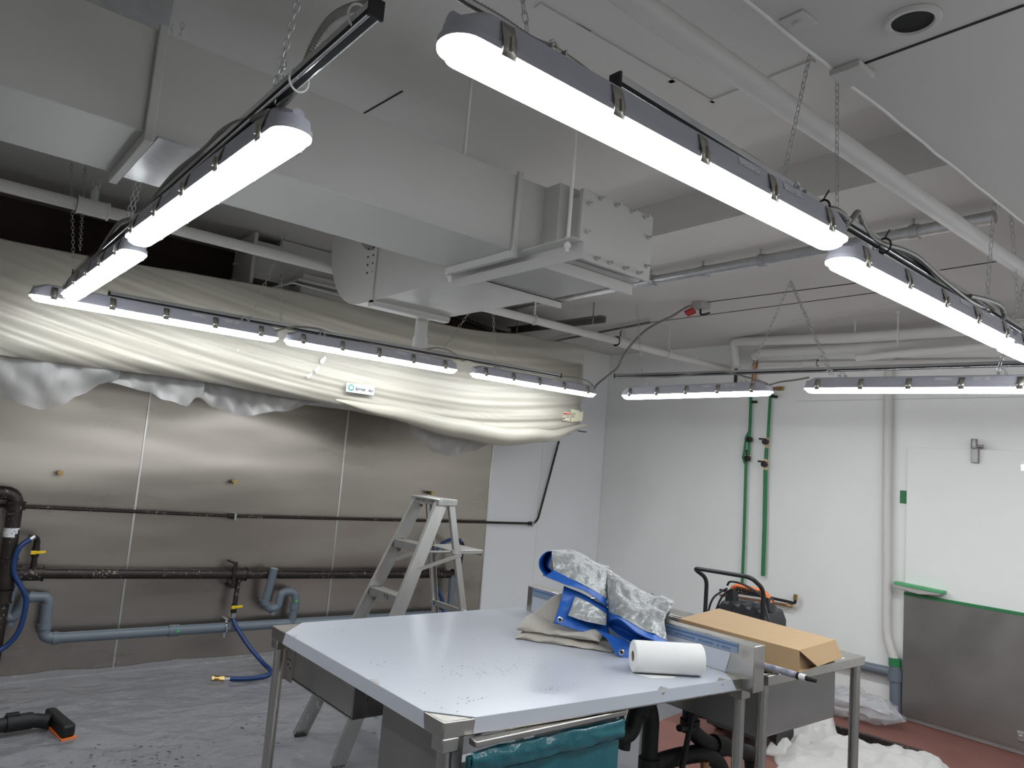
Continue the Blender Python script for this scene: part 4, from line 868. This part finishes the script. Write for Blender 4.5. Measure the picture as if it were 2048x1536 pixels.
pe = thing('extension_pole', 'blue and white paint-stained extension pole jutting past the upstand', 'pole', (2.70, 1.7, .9))
p0 = Vector((2.712, 2.30, .914)); p1 = Vector((2.700, 1.50, .914)); dv = (p1 - p0).normalized()
G().cyl(p0, p1, .0125, 14).build('shaft', 'pole_paint', pe); G().cyl(p1, p1 + dv * .010, .0135, 14).build('ring', 'black_plastic', pe)
G().cyl(p1 + dv * .010, p1 + dv * .035, .012, 14).build('tip_sleeve', 'paper_white', pe); G().tube([p1 + dv * .035, p1 + dv * .045, p1 + dv * .075], .01, 12, True, [.010, .0085, .007]).build('threaded_tip', 'black_plastic', pe)

# wheeled battery charger behind the tables
ch = thing('battery_charger', 'black wheeled battery charger with orange carry handle and tube frame', 'battery charger', (4.35, 2.8, 0))
fr_ = rounded([(4.22, 3.005, .10), (4.22, 3.005, .98), (4.10, 3.03, 1.045), (4.10, 2.60, 1.055), (4.22, 2.585, .98), (4.22, 2.585, .10)], .05)
G().tube(fr_, .0135, 12).build('frame_handle', 'black_rubber', ch)
prof = [(2.57, .30), (2.57, .78), (2.60, .845), (2.90, .855), (2.945, .78), (2.945, .30)]
bd_ = G().prism([(4.24, y, z) for y, z in prof], (.24, 0, 0)).build('body', 'charcoal', ch, bevel=.015)
for y in (2.66, 2.74, 2.82): G().cyl((4.235, y, .84), (4.47, y, .84), .022, 10).build('top_rib', 'charcoal', bd_)
for y0, y1 in ((2.60, 2.645), (2.86, 2.90)):
    G().prism([(4.30, y0 - .015, .84), (4.30, y1 + .015, .84), (4.30, y1, .92), (4.30, y0, .92)], (.06, 0, 0)).build('handle_post', 'charcoal', ch)
G().tube(rounded([(4.33, 2.605, .885), (4.33, 2.64, .945), (4.33, 2.86, .952), (4.33, 2.90, .89)], .04), .019, 12).build('carry_handle', 'orange', ch)
for k in range(9): G().cyl((4.313, 2.67 + k * .02, .938), (4.313, 2.674 + k * .02, .938), .017, 8).build('grip_rib', 'charcoal', ch)
G().box((4.236, 2.80, .66), (4.24, 2.875, .78)).build('rating_plate', 'sticker', ch); G().box((4.236, 2.62, .745), (4.24, 2.665, .77)).build('switch_label', 'sticker', ch); G().box((4.236, 2.675, .745), (4.24, 2.71, .768)).build('switch_label', 'sticker', ch)
G().cyl((4.225, 2.64, .68), (4.24, 2.64, .68), .035, 18).build('dial', 'black_plastic', ch)
G().tube(cr([(4.30, 2.90, .95), (4.28, 2.86, .98), (4.28, 2.76, .975), (4.25, 2.62, .93), (4.22, 2.55, .82), (4.2, 2.50, .74), (4.2, 2.52, .70), (4.22, 2.58, .70)], 8), .007, 8).build('mains_lead', 'black_rubber', ch)
G().tube(cr([(4.30, 2.90, .93), (4.24, 2.96, .86), (4.22, 2.98, .76), (4.23, 2.95, .74), (4.25, 2.90, .88), (4.27, 2.83, .93), (4.24, 2.80, .80), (4.23, 2.79, .72)], 8), .007, 8).build('output_lead', 'black_rubber', ch)
for y in (2.54, 2.975):
    G().cyl((4.42, y - .02, .10), (4.42, y + .02, .10), .10, 20).build('wheel', 'black_rubber', ch)
G().cyl((4.42, 2.54, .10), (4.42, 2.975, .10), .012, 10).build('axle', 'zinc', ch)
G().box((4.20, 2.57, .08), (4.50, 2.945, .30)).build('lower_body', 'charcoal', ch, bevel=.01)

# ------------------------------------------------------------------ end wall: pipes, door
def taped(px_, label, m='green_tape', r=.013):
    t = thing('taped_pipe', label, 'pipe', px_[-1], 'green-taped pipes'); return t
t = thing('taped_pipe', 'left of two pipes masked in green tape on the white wall', 'pipe', (5.9, 3.82, .6), 'green-taped pipes')
G().tube([(5.905,3.828,2.435),(5.905,3.824,2.16),(5.905,3.826,1.887)], .013, 10).build('taped_run', 'green_tape', t)
G().tube([(5.905,3.826,1.897),(5.905,3.844,1.932),(5.905,3.848,1.819)], .011, 10).build('bare_run', 'black_iron', t)
G().tube([(5.905,3.848,1.819),(5.905,3.841,1.482),(5.905,3.833,1.039),(5.905,3.831,0.707)], .013, 10).build('taped_run', 'green_tape', t)
G().tube([(5.9,3.819,2.114),(5.9,3.856,2.045),(5.9,3.866,1.931),(5.9,3.878,1.862),(5.9,3.855,1.809)], .011, 8).build('loose_tape', 'green_tape', t)
for q in [(5.89,3.823,2.027),(5.89,3.835,1.854)]: G().tube([Vector(q) - Vector((0, .03, 0)), Vector(q) + Vector((0, .01, 0))], .024, 10).build('valve', 'black_iron', t)
q = Vector((5.9,3.811,2.37)); G().cyl(q, q + Vector((0, -.05, 0)), .012, 8).build('bracket', 'black_iron', t)
t = thing('taped_pipe', 'right of two pipes masked in green tape, with bare valves', 'pipe', (5.9, 3.63, .7), 'green-taped pipes')
G().tube([(5.905,3.623,2.475),(5.905,3.633,2.385),(5.905,3.638,2.05)], .0125, 10).build('taped_run', 'green_tape', t)
G().tube([(5.905,3.638,2.05),(5.905,3.648,1.948)], .012, 10).build('bare_run', 'brass', t)
G().tube([(5.905,3.648,1.956),(5.905,3.648,1.859)], .016, 10).build('taped_run', 'green_tape', t)
G().tube([(5.905,3.649,1.868),(5.905,3.648,1.753)], .012, 10).build('bare_run', 'brass', t)
G().tube([(5.905,3.649,1.762),(5.905,3.636,1.282),(5.905,3.63,0.845)], .017, 10).build('taped_run', 'green_tape', t)
for q in [(5.89,3.641,2.009),(5.89,3.642,1.81)]:
    q = Vector(q); g = G(); g.cyl(q + Vector((-.035, 0, 0)), q, .026, 12); g.bar(q + Vector((-.04, -.02, .02)), q + Vector((-.04, .05, .024)), .012, .016); g.build('valve', 'black_iron', t)
q = Vector((5.9,3.622,2.421)); G().cyl(q, q + Vector((0, -.06, -.01)), .013, 8).build('bracket', 'black_iron', t)
g = G(); g.tube([(5.9,3.61,2.488),(5.9,3.566,2.486)], .014, 10); g.build('copper_stub', 'copper', t); g = G(); g.tube([(5.9,3.566,2.486),(5.9,3.508,2.485)], .020, 8); g.build('end_plug', 'brass', t)
pipe([(5.88,3.983,2.888),(5.88,3.98,2.436)], .015, 'black_iron', 'short black pipe dropping from the upper lagged pipe', 'dropper_pipe', corner=0, seg=10)
pipe([(5.9,3.796,2.785),(5.9,3.809,2.434)], .020, 'copper', 'brownish bare pipe dropping from the lower lagged pipe', 'dropper_pipe', corner=0, seg=10)
t = pipe([(5.885,4.044,0.653),(5.885,3.59,0.678),(5.885,3.38,0.676),(5.885,3.312,0.672),(5.885,3.31,0.717)], .012, 'black_iron', 'upper capped water pipe stub low on the white wall', 'water_stub', corner=.02, seg=10)
q = Vector((5.885,3.31,0.722)); G().cyl(q - Vector((0, 0, .02)), q + Vector((0, 0, .025)), .018, 8).build('brass_end', 'brass', t)
t = pipe([(5.885,4.041,0.609),(5.885,3.588,0.637),(5.885,3.347,0.645)], .011, 'copper', 'lower capped water pipe stub low on the white wall', 'water_stub', corner=0, seg=10)
q = Vector((5.885,3.347,0.645)); G().cyl(q + Vector((0, .03, 0)), q - Vector((0, .01, 0)), .015, 8).build('brass_end', 'brass', t)
t = pipe([(5.9,2.581,2.801),(5.9,2.603,2.603),(5.9,2.606,2.405),(5.9,2.595,1.588),(5.9,2.572,0.573),(5.9,2.513,0.405),(5.9,2.508,0.341)], .034, 'pipe_paint', 'white waste pipe running down the end wall beside the door', 'waste_pipe', corner=.06, seg=16)
t = pipe([(5.895,2.511,0.42),(5.895,2.502,0.325),(5.895,2.495,-0.011)], .040, 'pvc_grey', 'grey waste tee at the foot of the end wall', 'waste_tee', corner=0, seg=16)
G().tube([(5.895,2.506,0.321),(5.895,2.689,0.314),(5.895,3.087,0.303),(5.895,3.721,0.242)], .036, 14).build('branch_run', 'pvc_grey', t)
G().tube([(5.895,2.506,0.342),(5.895,2.504,0.264)], .050, 16).build('socket', 'pvc_grey', t)
G().tube([(5.895,2.508,0.428),(5.895,2.507,0.371)], .043, 14).build('tape_wrap', 'green_tape', t)
dn = struct(G().box((5.905, 1.0, .915), (XB, 2.455, 2.0)).build('door_1', 'white_wall', bevel=.004))
kp = G().box((5.885, 1.0, .045), (5.905, 2.45, .900)).build('kick_plate', 'steel_dull', dn, bevel=.002)
G().box((5.882, 1.0, .898), (5.93, 2.45, .918)).build('tape_strip', 'green_tape', dn)
g = G(); hz = 1.985; g.box((5.87, hz - .022, 1.90), (5.905, hz + .022, 2.01)); g.cyl((5.865, hz, 2.0), (5.865, hz, 2.07), .022, 10); g.box((5.90, hz - .03, 1.995), (XB, hz + .03, 2.03)); g.cyl((5.865, hz - .06, 2.02), (5.865, hz + .02, 2.02), .01, 8); g.build('hinge', 'steel_dull', dn, bevel=.004)
g = G(); g.box((5.895, 1.66, 1.86), (5.906, 1.71, 1.905)); g.cyl((5.88, 1.69, 1.882), (5.9, 1.69, 1.882), .015, 10); g.build('latch_plate', 'seam_metal', dn)
g = G(); q = (5.87, 1.70, .13); g.box((5.872, 1.60, .10), (5.885, 1.72, .16)); g.cyl((5.866, 1.70, .13), (5.873, 1.70, .13), .012, 10); g.build('base_bracket', 'galvanised', dn, bevel=.003)
tag(G().box((5.935, 2.456, 1.573), (5.944, 2.515, 1.67)).build('masking_patch', 'green_tape', bevel=.001), 'small square of green tape on the wall beside the door', 'tape')
o = thing('masked_handle', 'pale handle masked with light green tape beside the door', 'handle', (5.85, 2.33, .93))
G().prism([(5.83, 2.50, .985), (5.83, 2.50, .945), (5.83, 2.33, .925), (5.83, 2.18, .945), (5.83, 2.17, .972)], (.07, 0, 0)).build('handle_body', 'duct_paint', o, bevel=.006)
G().prism([(5.825, 2.505, .990), (5.825, 2.505, .970), (5.825, 2.165, .957), (5.825, 2.165, .977)], (.08, 0, 0)).build('tape_cover', 'green_light', o, bevel=.003)

# ------------------------------------------------------------------ on the floor
def fsheet(u, v):
    x = lerp(-1.4, 3.3, u); y = lerp(3.25, 5.645, v)
    r_ = (1 - abs(nz(x * 2.2, y * 2.6)) * 2) ** 3; r2 = (1 - abs(nz(x * 1.1 + 7, y * 3.4, 2)) * 2) ** 4
    z = .006 + .018 * max(0, r_) * (.3 + .7 * max(0, nz(x * .9, y * .9, 5) + .4)) + .014 * max(0, r2) + .004 * nz(x * 9, y * 9)
    if v > .97: z += .03 * (v - .97) / .03
    return (x, y, max(.003, z))
tag(G().grid(fsheet, 190, 100).build('floor_plastic', 'floor_film', smooth=60), 'wrinkled translucent plastic sheet over the floor at the steel wall', 'plastic sheet')
random.seed(5); g = G()
for k in range(150):
    x = random.gauss(1.15, .16); y = random.gauss(4.0, .14); fleck(g, x, y, .033, random.choice((.003, .004, .006, .010)))
o = g.build('debris_flecks', 'ink', smooth=0); tag(o, 'dark debris flecks scattered on the floor sheet at the lower left', 'debris', kind='stuff')
vn = thing('vacuum_nozzle', 'black vacuum floor tool with orange rim at lower left', 'vacuum nozzle', (.7, 4.65, .012))
G().tube(cr([(.15, 4.56, .075), (.45, 4.63, .075), (.70, 4.69, .070), (.80, 4.66, .06)], 6), .036, 16).build('wand', 'black_plastic', vn)
G().cyl((.60, 4.668, .075), (.72, 4.692, .07), .042, 16).build('collar', 'black_plastic', vn); g = G(); g.box((.60, 4.66, .108), (.66, 4.70, .122)); g.build('clip', 'black_plastic', vn, bevel=.003)
hd = [(.79, 4.80), (.845, 4.80), (.895, 4.48), (.83, 4.46)]
G().prism([(x, y, .028) for x, y in hd], (0, 0, .065)).build('head', 'black_plastic', vn, bevel=.015)
G().prism([(lerp(.84, x, 1.12), lerp(4.63, y, 1.05), .014) for x, y in hd], (0, 0, .016)).build('orange_rim', 'orange', vn, bevel=.003)
def slab(name, poly, m, h=.003, z=.001):
    return G().prism([(p[0], p[1], z) for p in poly], (0, 0, h)).build(name, m, smooth=0)
tag(slab('floor_paper', [(4.619,3.339,0.0),(4.183,3.275,0.0),(3.744,3.094,-0.0),(3.642,2.968,0.0),(3.674,2.851,0.0),(3.274,2.426,0.0),(3.144,1.94,0.0),(4.129,0.907,0.0)] + [(5.93, 1.0, 0), (5.93, 3.45, 0)], 'rosin_paper'), 'reddish brown paper covering the floor by the end wall', 'floor paper')
def crumple(poly, name, m, amp, fr, seed=0, n=60, base=.006):
    """cloth lying inside a polygon given as two edges (lists of points)"""
    e0, e1 = poly
    def al(E, t):
        x = t * (len(E) - 1); i = min(int(x), len(E) - 2); return Vector(E[i]).lerp(Vector(E[i + 1]), x - i)
    def fn(u, v):
        p = al(e0, u).lerp(al(e1, u), v); edge = min(1, u * 8, (1 - u) * 8, v * 6, (1 - v) * 6)
        w = 1 - abs(nz(p.x * fr + seed, p.y * fr, seed)) * 2 + .5 - 1.0 * abs(nz(p.x * fr * 2.4, p.y * fr * 1.8, seed + 4)); w2 = nz(p.x * fr * 2.2, p.y * fr * 2.2 + seed)
        return (p.x + .02 * w2, p.y + .02 * nz(p.y * 9, p.x * 9), base + amp * edge * max(0, .5 * w + .35 * w2 + .35))
    return G().grid(fn, n, n // 2).build(name, m, smooth=60, solid=.002)
tag(crumple(([(4.591,2.77,0.0),(4.774,2.76,0.0),(5.01,2.75,0.0),(5.282,2.751,0.0),(5.135,2.584,0.0)], [(4.256,2.553,-0.0),(4.314,2.455,0.0),(4.528,2.414,-0.0),(4.723,2.42,0.0),(4.924,2.392,0.0)]), 'dust_cloth', 'white_cloth', .11, 5, 1), 'white dust cloth bunched beneath the sink basin', 'dust cloth')
tag(crumple(([(4.355,2.563,-0.0),(4.608,2.524,0.0),(5.025,2.476,0.0),(5.06,2.296,0.0),(5.158,2.091,0.0),(5.195,1.958,0.0),(5.148,1.856,-0.0)], [(4.005,2.304,0.0),(4.036,2.145,0.0),(4.129,2.025,0.0),(4.288,1.939,0.0),(4.45,1.851,0.0),(4.691,1.791,0.0),(5.03,1.759,-0.0)]), 'dust_cloth', 'white_cloth', .075, 6, 5), 'white dust cloth spread on the brown paper at the bottom right', 'dust cloth')
def bagfn(u, v):
    a = u * math.pi * 2; r_ = math.sin(v * math.pi) ** .7; x = 5.60 + .20 * r_ * math.cos(a) * (1 + .6 * nz(math.cos(a) * 2, v * 6, math.sin(a) * 2)); y = 2.66 + .34 * (v - .5) * 2 + .05 * nz(v * 6, a); z = .085 + .085 * r_ * math.sin(a) * (1 + .9 * nz(math.cos(a) * 3, v * 9, math.sin(a) * 3)) + .05 * v * (1 - v)
    return (x, y, max(.008, z))
tag(G().grid(bagfn, 60, 40).build('plastic_bag', 'clear_film', smooth=40), 'crumpled clear plastic bag on the floor by the grey waste tee', 'plastic bag')
o = thing('batten', 'dark wooden batten lying on the brown paper', 'batten', (5.1, 2.3, .01)); a = Vector((5.108,2.606,0.03)); b = Vector((5.181,2.026,0.03)); G().bar(a, b, .035, .04).build('wood', 'black_iron', o, bevel=.004)
o = tag(G().bar((5.067,2.464,0.01), (5.074,2.286,0.01), .09, .012).build('offcut', 'black_iron', bevel=.003), 'short dark offcut beside the batten', 'offcut')
tag(G().tube(cr([(4.439,3.222,0.012),(4.486,3.113,0.012),(4.462,2.976,0.012),(4.438,2.846,0.012),(4.426,2.765,0.012)], 6), .008, 8).build('floor_cable', 'black_rubber'), 'thin dark cable on the brown paper under the sink', 'cable')
tag(G().tube(cr([(2.307,3.69,0.012),(2.32,3.635,0.012),(2.366,3.579,0.012)], 6), .010, 8).build('strap_scrap', 'black_rubber'), 'black strap scrap on the floor behind the table', 'scrap')
